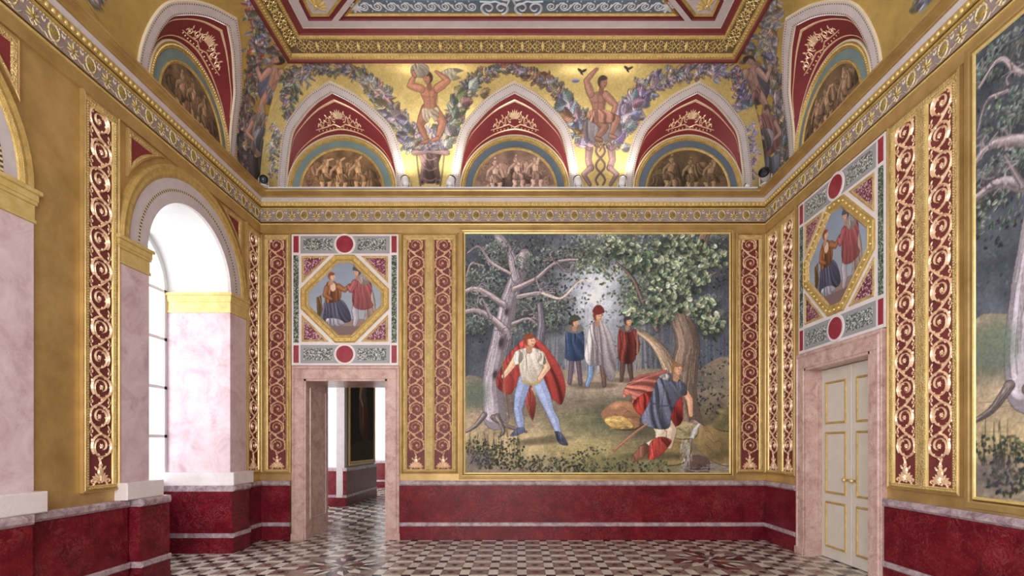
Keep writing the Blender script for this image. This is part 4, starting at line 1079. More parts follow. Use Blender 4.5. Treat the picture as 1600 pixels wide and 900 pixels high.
CORN = [('gold_band', 'gold', [(0, 4.775), (.022, 4.78), (.022, 4.905), (.0, 4.906)]),
        ('lower_fillet', 'gold_bright', [(.01, 4.904), (.036, 4.906), (.04, 4.915), (.036, 4.924), (.008, 4.926)]),
        ('frieze_edge', 'gold_dark', [(.008, 4.924), (.008, 4.94), (.026, 4.941), (.026, 4.953), (.018, 4.955)]),
        ('frieze', 'frieze', [(.018, 4.95), (.018, 5.145)]),
        ('upper_fillet', 'gold_fine', [(.018, 5.142), (.038, 5.145), (.042, 5.156), (.038, 5.168), (.012, 5.17)]),
        ('dark_groove', 'gold_dark', [(.014, 5.168), (.014, 5.186), (.03, 5.187)]),  # groove in a darker gold
        ('egg_moulding', 'gold_fine', [(.03, 5.186), (.045, 5.19), (.05, 5.22), (.055, 5.252), (.04, 5.254)]),
        ('cavetto', 'lavender', [(.04, 5.253), (.045, 5.275), (.058, 5.30), (.066, 5.315)]),
        ('crown', 'gold', [(.066, 5.313), (.085, 5.316), (.09, 5.325), (.115, 5.335), (.15, 5.342), (.165, 5.35), (.185, 5.353), (.19, 5.372), (0.0, 5.385)])]
def sweep_side(mb, prof, side, y_end=YE, mi=0):
    def P(p, z, e):
        if side == 'back': return (XL + p if e == 0 else XR - p, -p, z)
        y = -p if e == 0 else y_end
        return (XL + p, y, z) if side == 'left' else (XR - p, y, z)
    for (p0, z0), (p1, z1) in zip(prof, prof[1:]):
        mb.quad(P(p0, z0, 0), P(p0, z0, 1), P(p1, z1, 1), P(p1, z1, 0), mi)

SIDES = {'back': ((0, 0, 0), 0.0), 'left': ((XL, 0, 0), PI / 2), 'right': ((XR, 0, 0), -PI / 2)}
def side_range(side, p, y_end):
    if side == 'back': return XL + p, XR - p
    return (y_end, -p) if side == 'left' else (p, -y_end)

def palmette_frieze(mb, side, y_end):
    u0, u1 = side_range(side, .03, y_end); n = int(round((u1 - u0) / .1925)); st = (u1 - u0) / n
    mp = wall_map; b = .018
    for k in range(n):
        u = u0 + (k + .5) * st; v = 4.96; big = k % 2
        if big:
            mb.ridge([(u + .052 * math.cos(a) * (1 + .1 * math.sin(a)), v + .10 + .07 * math.sin(a)) for a in np.linspace(-1.2, PI + 1.2, 22)], .016, .016, .007, mp, 0, b)
            for i, a in enumerate(np.linspace(.35, PI - .35, 7)): mb.drop(u + .006 * math.cos(a), v + .07, .075 + .02 * math.sin(a) ** 2, .02, a, .008, mp, 1, b)
            for s in (-1, 1): mb.ridge([(u, v + .03), (u + s * .025, v + .012), (u + s * .06, v + .015), (u + s * .09, v + .045)], .011, .007, .006, mp, 0, b)
            mb.dome(u, v + .03, .016, .012, .008, mp, 0, 6, b)
        else:
            for i, a in enumerate(np.linspace(-.15, PI + .15, 9)): mb.drop(u + .008 * math.cos(a), v + .085, .058 + .024 * math.sin(a) ** 2 * (a > 0), .02, a, .008, mp, 1 if i % 2 else 0, b)
            mb.dome(u, v + .085, .02, .02, .01, mp, 1, 7, b)
            for s in (-1, 1):
                mb.ridge([(u + s * .01, v + .06), (u + s * .03, v + .035), (u + s * .012, v + .02), (u, v + .012)], .011, .008, .006, mp, 0, b)
                mb.ridge([(u + s * .02, v + .045), (u + s * .05, v + .05), (u + s * .09, v + .03)], .009, .006, .006, mp, 0, b)
            mb.drop(u, v + .045, .035, .018, -PI / 2, .006, mp, 0, b)
        for s in (-1, 1):                                           # little white buds between
            mb.drop(u + s * .096 - s * .004, v + .12, .04, .018, PI / 2 + s * .4, .006, mp, 2, b); mb.dome(u + s * .094, v + .175, .009, .009, .005, mp, 2, 6, b)

def build_cornice():
    for side in ('back', 'left', 'right'):
        ye = YE
        st = struct({'back': 'trim_1', 'left': 'trim_2', 'right': 'trim_3'}[side], {'back': 'gilded cornice with palmette frieze across the end wall', 'left': 'gilded cornice with palmette frieze running along the left wall',
                    'right': 'gilded cornice with palmette frieze running along the right wall'}[side], cat='cornice')
        for nm, mt, prof in CORN:
            mb = MB(); sweep_side(mb, prof, side, ye)
            o = mb.build(nm, M[mt], st)
        loc, rz = SIDES[side]
        def sub(name, mb, mats, smooth=False):
            o = mb.build(name, mats, st, smooth); o.location = loc; o.rotation_euler = (0, 0, rz); return o
        mb = MB(); palmette_frieze(mb, side, ye); sub('palmette', mb, [M['pale_gold'], M['olive'], M['cream']])
        mb = MB(); u0, u1 = side_range(side, .06, ye if side == 'back' else -5.5); n = int((u1 - u0) / .062)
        for k in range(n): mb.dome(u0 + (k + .5) * (u1 - u0) / n, 5.221, .022, .026, .016, wall_map, 0, 7, .048)
        sub('egg', mb, M['gold_bright'], True)
        mb = MB(); n = int((u1 - u0) / .03)
        for k in range(n): mb.dome(u0 + (k + .5) * (u1 - u0) / n, 5.135, .010, .006, .006, wall_map, 0, 5, .018)
        sub('bead', mb, M['cream'])
    mb = MB()
    mb.box(-3.84, 3.62, -.215, -.09, 5.3865, 5.402)
    tag = mb.build('lighting_ledge', M['lamp_white'])
    tag['label'] = 'long white strip lying on top of the end wall cornice under the lunettes'; tag['category'] = 'ledge'

# ------------------------------------------------------------------ ceiling frame above the cove
RING = [('outer_red_fillet', 'line_red', [(.80, 6.845), (.835, 6.842), (.85, 6.862)]),
        ('lower_gold_moulding', 'gold_fine', [(.85, 6.86), (.862, 6.862), (.885, 6.872), (.905, 6.905)]),
        ('scroll_band', 'brown_ground', [(.905, 6.905), (1.045, 6.99)]),
        ('upper_gold_moulding', 'gold_fine', [(1.045, 6.985), (1.06, 6.988), (1.085, 7.01)]),
        ('red_band', 'line_red', [(1.085, 7.01), (1.10, 7.03), (1.165, 7.04)]),
        ('lavender_band', 'lavender', [(1.165, 7.04), (1.17, 7.045), (1.26, 7.045)])]
def build_ceiling():
    st = struct('ceiling', 'coffered painted ceiling framed by a raking gilt scroll band', cat='ceiling')
    for nm, mt, prof in RING:
        mb = MB()
        for side in ('left', 'back', 'right'): sweep_side(mb, prof, side)
        mb.build(nm, M[mt], st)
    # raised gold scrolls and beads
    n_a, n_z = .085 / .1638, -.14 / .1638
    def mapper(side):
        def f(u, t, w):
            a = .905 + .14 * t + n_a * w; z = 6.905 + .085 * t + n_z * w
            return (u, -a, z) if side == 'back' else ((XL + a, u, z) if side == 'left' else (XR - a, u, z))
        return f
    for side in ('back', 'left', 'right'):
        mp = mapper(side); mb = MB(); H = .1638
        u0, u1 = (XL + 1.0, XR - 1.0) if side == 'back' else (-3.2, -1.0)
        n = int(round((u1 - u0) / .285)); stp = (u1 - u0) / n
        def m2(u, v, w): return mp(u, v / H, w)
        for k in range(n):
            u = u0 + (k + .5) * stp
            for sx in (-1, 1):
                for sy in (-1, 1):
                    pts = [(u + sx * (.066 + .036 * (1 - t * .75) * math.cos(PI * .9 + t * 8.2)), H / 2 + sy * (.040 + .034 * (1 - t * .75) * math.sin(PI * .9 + t * 8.2))) for t in np.linspace(0, 1, 20)]
                    mb.ridge(pts, .013, .008, .010, m2)
                    mb.drop(u + sx * .01, H / 2 + sy * .01, .035, .018, math.atan2(sy, sx), .008, m2)
            for i in range(22):
                a = 2 * PI * i / 22; mb.dome(u + .132 * math.cos(a), H / 2 + .068 * math.sin(a), .0095, .0095, .011, m2, 0, 5)
            for i in range(5): mb.dome(u - .1 + .05 * i, H / 2, .008, .008, .010, m2, 0, 5)
            mb.dome(u, H / 2, .016, .016, .010, m2, 0, 6); mb.drop(u + stp / 2 - .03, H / 2, .06, .03, 0, .008, m2)
            for s in (-1, 1): mb.drop(u + stp / 2, H / 2, .06, .03, s * PI / 2, .008, m2)
        for (a, z, stp2, r) in ((.885, 6.868, .044, .013), (1.07, 6.99, .034, .010)):   # bead rows
            k = int((u1 - u0 + .2) / stp2)
            for i in range(k):
                u = u0 - .1 + (i + .5) * stp2
                p = (u, -a, z) if side == 'back' else ((XL + a, u, z) if side == 'left' else (XR - a, u, z))
                mb.dome(0, 0, r, r, .012, lambda U, V, W, p=p, side=side: (p[0] + (U if side == 'back' else (V + W if side == 'left' else -V - W)), p[1] + (-V - W if side == 'back' else U), p[2] - W + V * .6), 1, 6)
        mb.build('gilt_scrollwork', [M['gold_scroll' if side == 'x' else 'gold_bright'], M['gold_bright']], st)
    # panels: one field along the end wall, corner fields running in on the diagonal
    zc = 7.075
    q = 1.26
    xl, xr = XL + q, XR - q
    mb = MB(); mb.box(xl - .12, xr + .12, YE, -q + .12, 7.13, 7.16); mb.build('ceiling_ground', M['lavender'], st)
    def panel_outline(kind):
        if kind == 'field': return [(xl + .42, q + .02), (xr - .42, q + .02), (xr - .42 - 1.5, q + 1.52), (xl + .42 + 1.5, q + 1.52)]
        if kind == 'lc': return [(xl + .03, q + .02), (xl + .33, q + .02), (xl + .33 + 1.4, q + 1.42), (xl + .03 + 1.4, q + 1.72), (xl + .03, q + .32)]
        return [(xr - .03, q + .02), (xr - .33, q + .02), (xr - .33 - 1.4, q + 1.42), (xr - .03 - 1.4, q + 1.72), (xr - .03, q + .32)]
    return st, panel_outline, zc

def ceil_map(z): return lambda u, v, w: (u, -v, z - w)
def ring_on_ceiling(mb, pts, prof, z, mi=0):
    t = MB(); t.frame(pts, prof, mi)
    mb.add([(p[0], -p[2], z - (-p[1])) for p in t.v], t.f, mi)
def poly_on_ceiling(mb, pts, z, mi=0): mb.add([(u, -v, z) for u, v in pts], [tuple(range(len(pts)))], mi)
def inset(pts, d):
    t = MB(); t.frame(pts, [(d, 0)], 0); return [(p[0], p[2]) for p in t.v]

def build_ceiling_panels():
    st, outline, zc = build_ceiling()
    # coffer ribs (lavender) fill between panels at z 7.045
    P = outline('field')
    t = thing('ceiling_panel', 'blue ceiling panel bordered with white running scrolls', 'ceiling panel', (0, 0, 0))
    mb = MB(); ring_on_ceiling(mb, P, [(-.01, 0), (0, -.03), (.035, -.035)], 7.045); mb.build('red_border', M['line_red'], t)
    mb = MB(); ring_on_ceiling(mb, P, [(.035, -.035), (.05, -.02), (.065, -.04), (.08, -.035)], 7.045); mb.build('gilt_moulding', M['gold_fine'], t)
    mb = MB(); ring_on_ceiling(mb, P, [(.08, -.036), (.28, -.036)], 7.045); mb.build('border_ground', M['blue_grey'], t)
    I = inset(P, .265); mb = MB(); poly_on_ceiling(mb, I, 7.079); mb.build('blue_field', M['blue'], t)
    mb = MB(); mp = ceil_map(7.08)
    v0 = P[0][1] + .165; x0, x1 = P[0][0] + .30, P[1][0] - .30; mid = (x0 + x1) / 2
    def wave(a, b, sgn):
        n = int(abs(b - a) / .168); s = (b - a) / n
        for k in range(n):
            u = a + (k + .5) * s
            sp = [(u + sgn * (.056 * (1 - t_ * .8) * math.cos(PI / 2 + t_ * 9.5)), v0 + .012 - (.056 * (1 - t_ * .8)) * math.sin(PI / 2 + t_ * 9.5) * 1.0) for t_ in np.linspace(0, 1, 26)]
            mb.ridge(sp, .024, .012, .008, mp)
            mb.ridge([(u - sgn * .0, v0 - .044), (u + sgn * .05, v0 - .03), (u + sgn * .085, v0 + .02), (u + sgn * .12, v0 + .066), (u + sgn * .168, v0 + .068)], .022, .02, .008, mp)
            mb.drop(u + sgn * .085, v0 + .05, .05, .026, -PI / 2 - sgn * .5, .006, mp); mb.drop(u + sgn * .03, v0 + .07, .04, .02, PI / 2, .006, mp)
            mb.dome(u + sgn * .08, v0 - .055, .010, .010, .006, mp)
    wave(mid - .42, x0, -1); wave(mid + .42, x1, 1)
    for s in (-1, 1):                                                # large central volutes
        for (cx, r, h) in ((.13, .095, 1), (.30, .10, -1)):
            mb.ridge([(mid + s * (cx + h * r * (1 - t_ * .75) * math.cos(PI * .5 + t_ * 8)), v0 - .01 - h * 0 - r * (1 - t_ * .75) * math.sin(PI * .5 + t_ * 8)) for t_ in np.linspace(0, 1, 26)], .036, .016, .012, mp)
        mb.ridge([(mid + s * .02, v0 + .12), (mid + s * .06, v0 + .02), (mid + s * .2, v0 + .09), (mid + s * .26, v0 + .08), (mid + s * .40, v0 + .09)], .034, .022, .012, mp)
        mb.ridge([(mid + s * .02, v0 + .16), (mid + s * .12, v0 + .2), (mid + s * .2, v0 + .14), (mid + s * .32, v0 + .2)], .03, .014, .01, mp)
        for a in (.4, .9, 1.4): mb.drop(mid + s * .03, v0 + .1, .11, .04, PI / 2 - s * a, .01, mp)
        cxn = x0 - .03 if s < 0 else x1 + .03
        mb.dome(cxn, v0, .05, .05, .012, mp); [mb.drop(cxn, v0, .10, .045, a, .01, mp) for a in np.linspace(0, 2 * PI, 8)[:-1]]
    mb.build('white_scroll', M['pale_paint'], t)
    for kind in ('lc', 'rc'):
        P = outline(kind)
        if kind == 'rc': P = P[::-1]
        t = thing('ceiling_panel', 'gilded acanthus ceiling panel in the %s corner of the coffering' % ('left' if kind == 'lc' else 'right'), 'ceiling panel', (0, 0, 0), 0, 'gilded corner ceiling panels')
        mb = MB(); ring_on_ceiling(mb, P, [(-.01, 0), (0, -.03), (.03, -.035)], 7.045); mb.build('red_border', M['line_red'], t)
        mb = MB(); ring_on_ceiling(mb, P, [(.03, -.035), (.045, -.018), (.075, -.03)], 7.045); mb.build('gilt_moulding', M['gold_fine'], t)
        mb = MB(); poly_on_ceiling(mb, inset(P, .07), 7.078); mb.build('ground', M['lavender'], t)
        mb = MB(); mp = ceil_map(7.079); sx = 1 if kind == 'lc' else -1
        bx, by = (xl_ := (XL + 1.26 + .20) if kind == 'lc' else (XR - 1.26 - .20)), 1.26 + .20
        for k in range(6):
            cx, cy = bx + sx * .16 * k, by + .16 * k
            for d in (-1, 1):
                for a in (.35, .8, 1.3):
                    ang = math.atan2(1, sx) + d * a
                    mb.drop(cx, cy, .17 - .03 * a, .07, ang, .02, mp)
            mb.dome(cx, cy, .03, .03, .02, mp)
        mb.ridge([(bx - sx * .05, by - .05), (bx + sx * .9, by + .9)], .03, .03, .016, mp)
        mb.build('acanthus_relief', M['gold_bright'], t)
    # ribs between the panels
    st2 = MB()
    xl, xr, q = XL + 1.26, XR - 1.26, 1.26
    def rib(pts): st2.add([(u, -v, 7.045) for u, v in pts], [tuple(range(len(pts)))])
    for s, x in ((1, xl), (-1, xr)):
        rib([(x, q), (x + s * .44, q), (x + s * .44, q + .02), (x, q + .02)])
        rib([(x, q + .02), (x + s * .03, q + .02), (x + s * .03, q + .32), (x + s * 1.43, q + 1.72), (x + s * 1.43, q + 2.0), (x, q + 2.0)])
        rib([(x + s * .33, q + .02), (x + s * .42, q + .02), (x + s * 1.92, q + 1.52), (x + s * 1.83, q + 1.52)])
    rib([(xl + .44, q), (xr - .44, q), (xr - .44, q + .02), (xl + .44, q + .02)])
    o = st2.build('rib', M['lavender'], st)

# ------------------------------------------------------------------ vault: painted coves and the pointed lunettes
_AT = np.radians([0, 16.7, 37, 49, 61, 71]); _AW = [1.02, .98, .85, .64, .35, 0.0]
def arch_half(ku=1.0, n=80):
    pts = curve([(w * ku, s_of_theta(t)) for t, w in zip(_AT, _AW)], False, 16)
    return np.array(pts)
def arch_off(d, ku=1.0, n=61):
    """pointed arch outline moved inwards by d, as n points (u, s), left foot to right foot"""
    P = arch_half(ku)
    if d:
        T = np.gradient(P, axis=0); T /= np.linalg.norm(T, axis=1)[:, None]
        P = P + np.stack([-T[:, 1], T[:, 0]], 1) * d
    if (P[:, 0] <= 0).any():
        i = int(np.argmax(P[:, 0] <= 0)); i = max(i, 1)
        a, b = P[i - 1], P[i]; t = a[0] / (a[0] - b[0] + 1e-9); P = np.vstack([P[:i], a + (b - a) * t]); P[-1, 0] = 0
    L = np.concatenate([[0], np.cumsum(np.linalg.norm(np.diff(P, axis=0), axis=1))])
    q = np.linspace(0, L[-1], n // 2 + 1)
    R = np.stack([np.interp(q, L, P[:, 0]), np.interp(q, L, P[:, 1])], 1)
    left = R.copy(); left[:, 0] *= -1
    return np.vstack([left, R[::-1][1:]])
def cove_map(u, s, w):
    a, z = cove_at(s); na, nz = cove_nrm(s)
    return (u, -(float(a) + na * w), float(z) + nz * w)
def in_poly(x, y, P):
    ins = np.zeros(x.shape, bool)
    for i in range(len(P)):
        (ax, ay), (bx, by) = P[i - 1], P[i]
        if ay == by: continue
        ins ^= ((ay > y) != (by > y)) & (x < (bx - ax) * (y - ay) / (by - ay) + ax)
    return ins

LUN = {'back': [-2.77, -.075, 2.625], 'left': [-1.65, -4.35], 'right': [-1.65, -4.35]}
KU = {'back': 1.0, 'left': .92, 'right': .92}
def build_coves():
    for side in ('back', 'left', 'right'):
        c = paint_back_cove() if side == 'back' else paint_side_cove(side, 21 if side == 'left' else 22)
        ns = 205; S = np.linspace(0, SMAX, ns); A, Z = cove_at(S)
        if side == 'back':
            T = np.linspace(0, 1, 880); U = (XL + A)[:, None] * (1 - T) + (XR - A)[:, None] * T
        else:
            T = np.concatenate([np.linspace(0, 1, 330) ** 1.0 * 3.0, 3.0 + np.linspace(0, 1, 100)[1:] * 3.0, 6.0 + np.linspace(0, 1, 8)[1:] * (-YE - 6.0)])
            U = -(A[:, None] + T[None, :] * (1 - A[:, None] / (-YE)))
        SS = np.repeat(S[:, None], U.shape[1], 1); AA = np.repeat(A[:, None], U.shape[1], 1); ZZ = np.repeat(Z[:, None], U.shape[1], 1)
        col = c.sample((U - c.umin) * RES, (SMAX - SS) * RES)
        pts = np.stack([U, -AA, ZZ] if side == 'back' else ([XL + AA, U, ZZ] if side == 'left' else [XR - AA, U, ZZ]), -1)
        uc = (U[:-1, :-1] + U[1:, 1:]) / 2; sc = (SS[:-1, :-1] + SS[1:, 1:]) / 2
        keep = np.ones(uc.shape, bool)
        mid = arch_off(.07, KU[side])
        P = [tuple(p) for p in mid]; P = [(P[0][0], -1)] + P + [(P[-1][0], -1)]
        for cu in LUN[side]: keep &= ~in_poly(uc - cu, sc, P)
        lab = {'back': 'gilt ground fresco of two men and leafy swags on the cove above the end wall', 'left': 'gilt ground fresco with flowers and pink robed people curving above the left wall',
               'right': 'gilt ground fresco with violet leaves and robed people curving above the right wall'}[side]
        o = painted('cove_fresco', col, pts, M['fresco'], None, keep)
        o['label'] = lab; o['category'] = 'fresco'

ZC, RL = 5.45, .86
def half_ring(mb, prof, ku, mi=0, n=64, z=ZC):
    A = np.linspace(-.06, PI + .06, n)
    vs = [(r * ku * math.cos(a), -w, z + r * math.sin(a)) for r, w in prof for a in A]
    mb.add(vs, [(k * n + i, k * n + i + 1, (k + 1) * n + i + 1, (k + 1) * n + i) for k in range(len(prof) - 1) for i in range(n - 1)], mi)

def lunette(label, loc, rz, ku, tint, seed, ring='teal', group='pointed lunettes under the vault'):
    t = thing('lunette', label, 'lunette', loc, rz, group)
    O = [arch_off(d, ku) for d in (0, .014, .142, .158)]
    W = (-.012, .024, .024, -.03)
    for nm, k, mt in (('outer_edging', 0, 'cream'), ('arch_band', 1, 'lavender'), ('inner_edging', 2, 'cream')):
        mb = MB(); n = len(O[0])
        vs = [cove_map(u, s, W[k]) for u, s in O[k]] + [cove_map(u, s, W[k + 1]) for u, s in O[k + 1]]
        mb.add(vs, [(i, i + 1, n + i + 1, n + i) for i in range(n - 1)]); mb.build(nm, M[mt], t)
    for d in (.030, .122):
        mb = MB(); a, b = arch_off(d, ku, 241), arch_off(d + .012, ku, 241)
        for i in range(240):
            mb.quad(cove_map(*a[i], .027), cove_map(*a[i + 1], .027), cove_map(*b[i + 1], .027), cove_map(*b[i], .027), i % 2)
        mb.build('dotted_line', [M['cream'], M['gold_dark']], t)
    # red web between arch and rim
    I = arch_off(.155, ku, 121); I = I[len(I) // 2:]                    # right half: apex ... foot
    iu = I[:, 0]; ia, iz = cove_at(I[:, 1])
    umax = min(float(iu.max()), RL * ku) - .002
    def wm(x, tt, w=0.0):
        ax = abs(x); zi = float(np.interp(ax, iu, iz)); ai = float(np.interp(ax, iu, ia)); zr = ZC + RL * math.sqrt(max(0, 1 - (ax / (RL * ku)) ** 2))
        if zi < zr: zi = zr + .002; ai = max(ai, .002)
        z = zr + (zi - zr) * tt; a = ai * tt; L = math.hypot(zi - zr, ai) or 1
        return (x, -(a + (zi - zr) / L * w), z - ai / L * w)
    xs = [umax * math.sin(q) for q in np.linspace(-PI / 2, PI / 2, 81)]
    mb = MB(); m_ = 9
    mb.add([wm(x, k / (m_ - 1)) for x in xs for k in range(m_)], [(i * m_ + k, (i + 1) * m_ + k, (i + 1) * m_ + k + 1, i * m_ + k + 1) for i in range(80) for k in range(m_ - 1)])
    mb.build('red_web', M['web_red'], t, True)
    mb = MB()
    def xt(u, tt, w): return wm(u, tt, w)
    e = umax * .90
    mb.ridge([(x, .84) for x in np.linspace(-e, 0, 40)], .02, .03, .006, lambda u, v, w: wm(u, .84 + (v - .84) * 2.2, w))
    mb.ridge([(x, .84) for x in np.linspace(0, e, 40)], .03, .02, .006, lambda u, v, w: wm(u, .84 + (v - .84) * 2.2, w))
    mb.ridge([(x, .16) for x in np.linspace(-e, e, 60)], .02, .02, .006, lambda u, v, w: wm(u, .16 + (v - .16) * 2.2, w))
    def om(u, v, w):                                                        # ornament placed by height above the rim crown
        ax = abs(u); zi = float(np.interp(ax, iu, iz)); zr = ZC + RL * math.sqrt(max(0, 1 - (ax / (RL * ku)) ** 2))
        return wm(u, min(.95, max(.02, (ZC + RL + v - zr) / max(.05, zi - zr))), w)
    for s in (-1, 1):
        for (cx, cy, r, h) in ((.075, .16, .042, 1), (.17, .125, .04, -1), (.26, .085, .032, 1)):
            mb.ridge([(s * (cx + h * r * (1 - .72 * q) * math.cos(-PI * .6 + 9 * q)), cy + r * (1 - .72 * q) * math.sin(-PI * .6 + 9 * q)) for q in np.linspace(0, 1, 24)], .014, .008, .006, om)
            mb.drop(s * cx, cy + .03, .04, .022, PI / 2 - s * .9, .006, om)
        mb.ridge([(0, .075), (s * .09, .10), (s * .2, .07), (s * .29, .045), (s * .37, .02)], .014, .008, .006, om)
        for k in range(7): mb.drop(s * (.06 + .045 * k), .17 - .02 * k, .04, .018, (PI / 2 - s * 1.0) if k % 2 else (PI / 2 + s * .5), .005, om)
        for k in range(6): mb.dome(s * (.05 + .055 * k), .075 - .011 * k, .009, .009, .005, om, 0, 5)
    for a in np.linspace(.3, PI - .3, 7): mb.drop(0, .15, .09, .028, a, .006, om)
    mb.build('gilt_ornament', M['gold_scroll'], t)
    # rim, coloured ring and picture on the wall
    mb = MB(); half_ring(mb, [(.865, 0), (.862, .03), (.842, .035), (.838, .02)], ku); mb.build('outer_edge', M['cream'], t)
    mb = MB(); half_ring(mb, [(.838, .02), (.825, .036), (.80, .036), (.792, .024), (.78, .026), (.772, .012)], ku)
    mb2 = MB()
    for a in np.linspace(0, PI, 74): mb2.dome(.812 * ku * math.cos(a), ZC + .812 * math.sin(a), .012, .012, .012, wall_map, 0, 6, .034)
    om_ = mb.build('outer_moulding', M['gold_fine'], t); mb2.build('bead', M['gold_bright'], om_)
    mb = MB(); half_ring(mb, [(.772, .012), (.665, .012)], ku); mb.build('coloured_ring', M['teal' if ring == 'teal' else 'blue_grey'], t)
    mb = MB(); half_ring(mb, [(.668, .010), (.662, .026), (.645, .026), (.628, .012)], ku)
    for a in np.linspace(0, PI, 66): mb.dome(.655 * ku * math.cos(a), ZC + .655 * math.sin(a), .010, .010, .010, wall_map, 0, 6, .022)
    mb.build('inner_moulding', M['gold_fine'], t)
    c = grisaille(seed, tint)
    rr = np.linspace(0.001, .632, 60); aa = np.linspace(-.05, PI + .05, 150)
    X = rr[:, None] * np.cos(aa)[None]; Zz = rr[:, None] * np.sin(aa)[None]
    col = c.sample(70 + X / .632 * 68, 66 - Zz / .632 * 66)
    painted('picture', col, np.stack([X * ku, np.full_like(X, -.012), ZC + Zz], -1), M['fresco'], t)
    return t
# ------------------------------------------------------------------ gilt scroll panels
def scroll_mesh(mir):
    mb = MB(); mp = wall_map; w0 = .012
    def m(u, v, w): return mp(u * mir, v, w)
    ys = [.435 + .284 * k for k in range(12)]; R = .112
    for k, y in enumerate(ys):
        s = -1 if k % 2 == 0 else 1                                     # side on which the stem runs
        cx = -s * .012
        th = [PI * 1.22 - t * (2 * PI * 1.85) for t in np.linspace(0, 1, 46)]
        pts = []
        for t, a in zip(np.linspace(0, 1, 46), th):
            r = R if t < .38 else R - (R - .036) * (t - .38) / .62
            pts.append((cx + s * -1 * r * math.cos(a) * (1), y + r * math.sin(a)))
        mb.ridge(pts, .025, .011, .017, m, 0, w0)
        for i in range(6):                                               # rosette
            mb.drop(cx, y, .028, .015, i * PI / 3 + k, .012, m, 0, w0)
        mb.dome(cx, y, .013, .013, .02, m, 0, 7, w0)
        for q in (6, 10, 14, 18, 22, 26, 30):                            # curling lobes off the stem
            p, p2 = pts[q], pts[q + 1]; a = math.atan2(p2[1] - p[1], p2[0] - p[0])
            mb.drop(p[0], p[1], .030, .016, a + (.8 if (s > 0) else -.8), .012, m, 0, w0)
        for q in (4, 8, 12, 16, 20):
            p, p2 = pts[q], pts[q + 1]; a = math.atan2(p2[1] - p[1], p2[0] - p[0])
            mb.drop(p[0], p[1], .042, .021, a - (.7 if (s > 0) else -.7), .013, m, 0, w0)
        if k < 11:                                                       # stem crossing to the next scroll
            y2 = ys[k + 1]
            mb.ridge(curve([(cx - s * R * .72 * -1 * -1, y + R * .72), (cx + s * 0.0, y + R * 1.08), (cx + s * .05, y + .16), (s * .094, y2 - R * .62)], False, 7), .024, .022, .015, m, 0, w0)
            for e in (-1, 1):                                            # tendrils in the gaps
                gx, gy = e * .112, y + .142
                mb.ridge([(gx + e * .026 * (1 - .7 * t) * math.cos(t * 8 + 1), gy + .024 * (1 - .7 * t) * math.sin(t * 8 + 1)) for t in np.linspace(0, 1, 14)], .009, .006, .009, m, 0, w0)
                mb.drop(gx, gy + .02, .045, .02, PI / 2 + e * .5, .009, m, 0, w0); mb.drop(gx, gy - .02, .04, .018, -PI / 2 - e * .5, .009, m, 0, w0)
    # foot: urn with leaves
    mb.ridge([(0, .10), (0, .28), (-.02, .33)], .026, .018, .014, m, 0, w0)
    mb.dome(0, .19, .034, .05, .02, m, 0, 9, w0); mb.dome(0, .25, .022, .022, .02, m, 0, 8, w0)
    for e in (-1, 1):
        for a in (.15, .55, 1.0): mb.drop(0, .10, .12 - .02 * a, .04, PI / 2 - e * (PI / 2 - a * .9), .014, m, 0, w0)
        mb.ridge([(e * (.01 + .1 * t), .08 + .03 * math.sin(t * 5)) for t in np.linspace(0, 1, 12)], .022, .014, .012, m, 0, w0)
        mb.ridge([(e * (.085 + .024 * math.cos(t * 7)), .10 + .024 * math.sin(t * 7) * (1 - t * .5)) for t in np.linspace(0, 1, 14)], .012, .008, .012, m, 0, w0)
        mb.drop(e * .03, .2, .06, .026, PI / 2 - e * .7, .012, m, 0, w0)
    for e in (-1, 1): mb.drop(e * .10, 3.60, .04, .024, PI / 2 + e * .8, .01, m, 0, w0)
    return mb

FH0, FH1 = .052, 3.655
_scroll = {}
def scroll_panel(label, loc, rz, nf, group):
    t = thing('scroll_panel', label, 'wall panel', loc, rz, group)
    W = .44 * nf; H = 3.74; fw = .150
    cs = [0.0] if nf == 1 else [-.2125, .2125]
    fr = MB()
    fr.frame([(-W / 2, 0), (W / 2, 0), (W / 2, H), (-W / 2, H)], [(0, 0), (0, .036), (.008, .04), (.014, .034), (.020, .042), (.026, .03)])
    fr.build('outer_moulding', M['gold'], t)
    bd = MB()
    e = W / 2 - .024
    def bar(u0, u1, v0, v1): bd.slab(u0, u1, v0, v1, .0, .034, .010)
    bar(-e, e, .022, FH0); bar(-e, e, FH1, H - .022)
    ed = [-e] + [q for c in cs for q in (c - fw, c + fw)] + [e]
    for i in range(0, len(ed), 2): bar(ed[i], ed[i + 1], FH0, FH1)
    for c in cs:
        for k in range(150):
            v = FH0 + (k + .5) * (FH1 - FH0) / 150
            for q in (-fw - .013, fw + .013): bd.dome(c + q, v, .0085, .0095, .009, wall_map, 1, 6, .03)
        for k in range(12):
            for v in (FH0 - .012, FH1 + .014): bd.dome(c - fw + (k + .5) * fw / 6, v, .0095, .0085, .009, wall_map, 1, 6, .03)
    bd.build('beaded_border', [M['gold_beaded'], M['gold_bright']], t)
    for c in cs:
        g = MB(); g.slab(c - fw, c + fw, FH0, FH1, 0, .012); f = g.build('red_field', M['ground_red'], t)
        ln = MB(); ln.frame([(c - fw, FH0), (c + fw, FH0), (c + fw, FH1), (c - fw, FH1)], [(0, .03), (.008, .026), (.014, .012)]); ln.build('fillet', M['gold_bright'], f)
        mir = 1 if c <= 0 else -1
        if mir not in _scroll: _scroll[mir] = scroll_mesh(mir)
        o = _scroll[mir].build('gilt_scroll', M['gold_scroll'], f); o.location = (c, 0, 0)
    return t

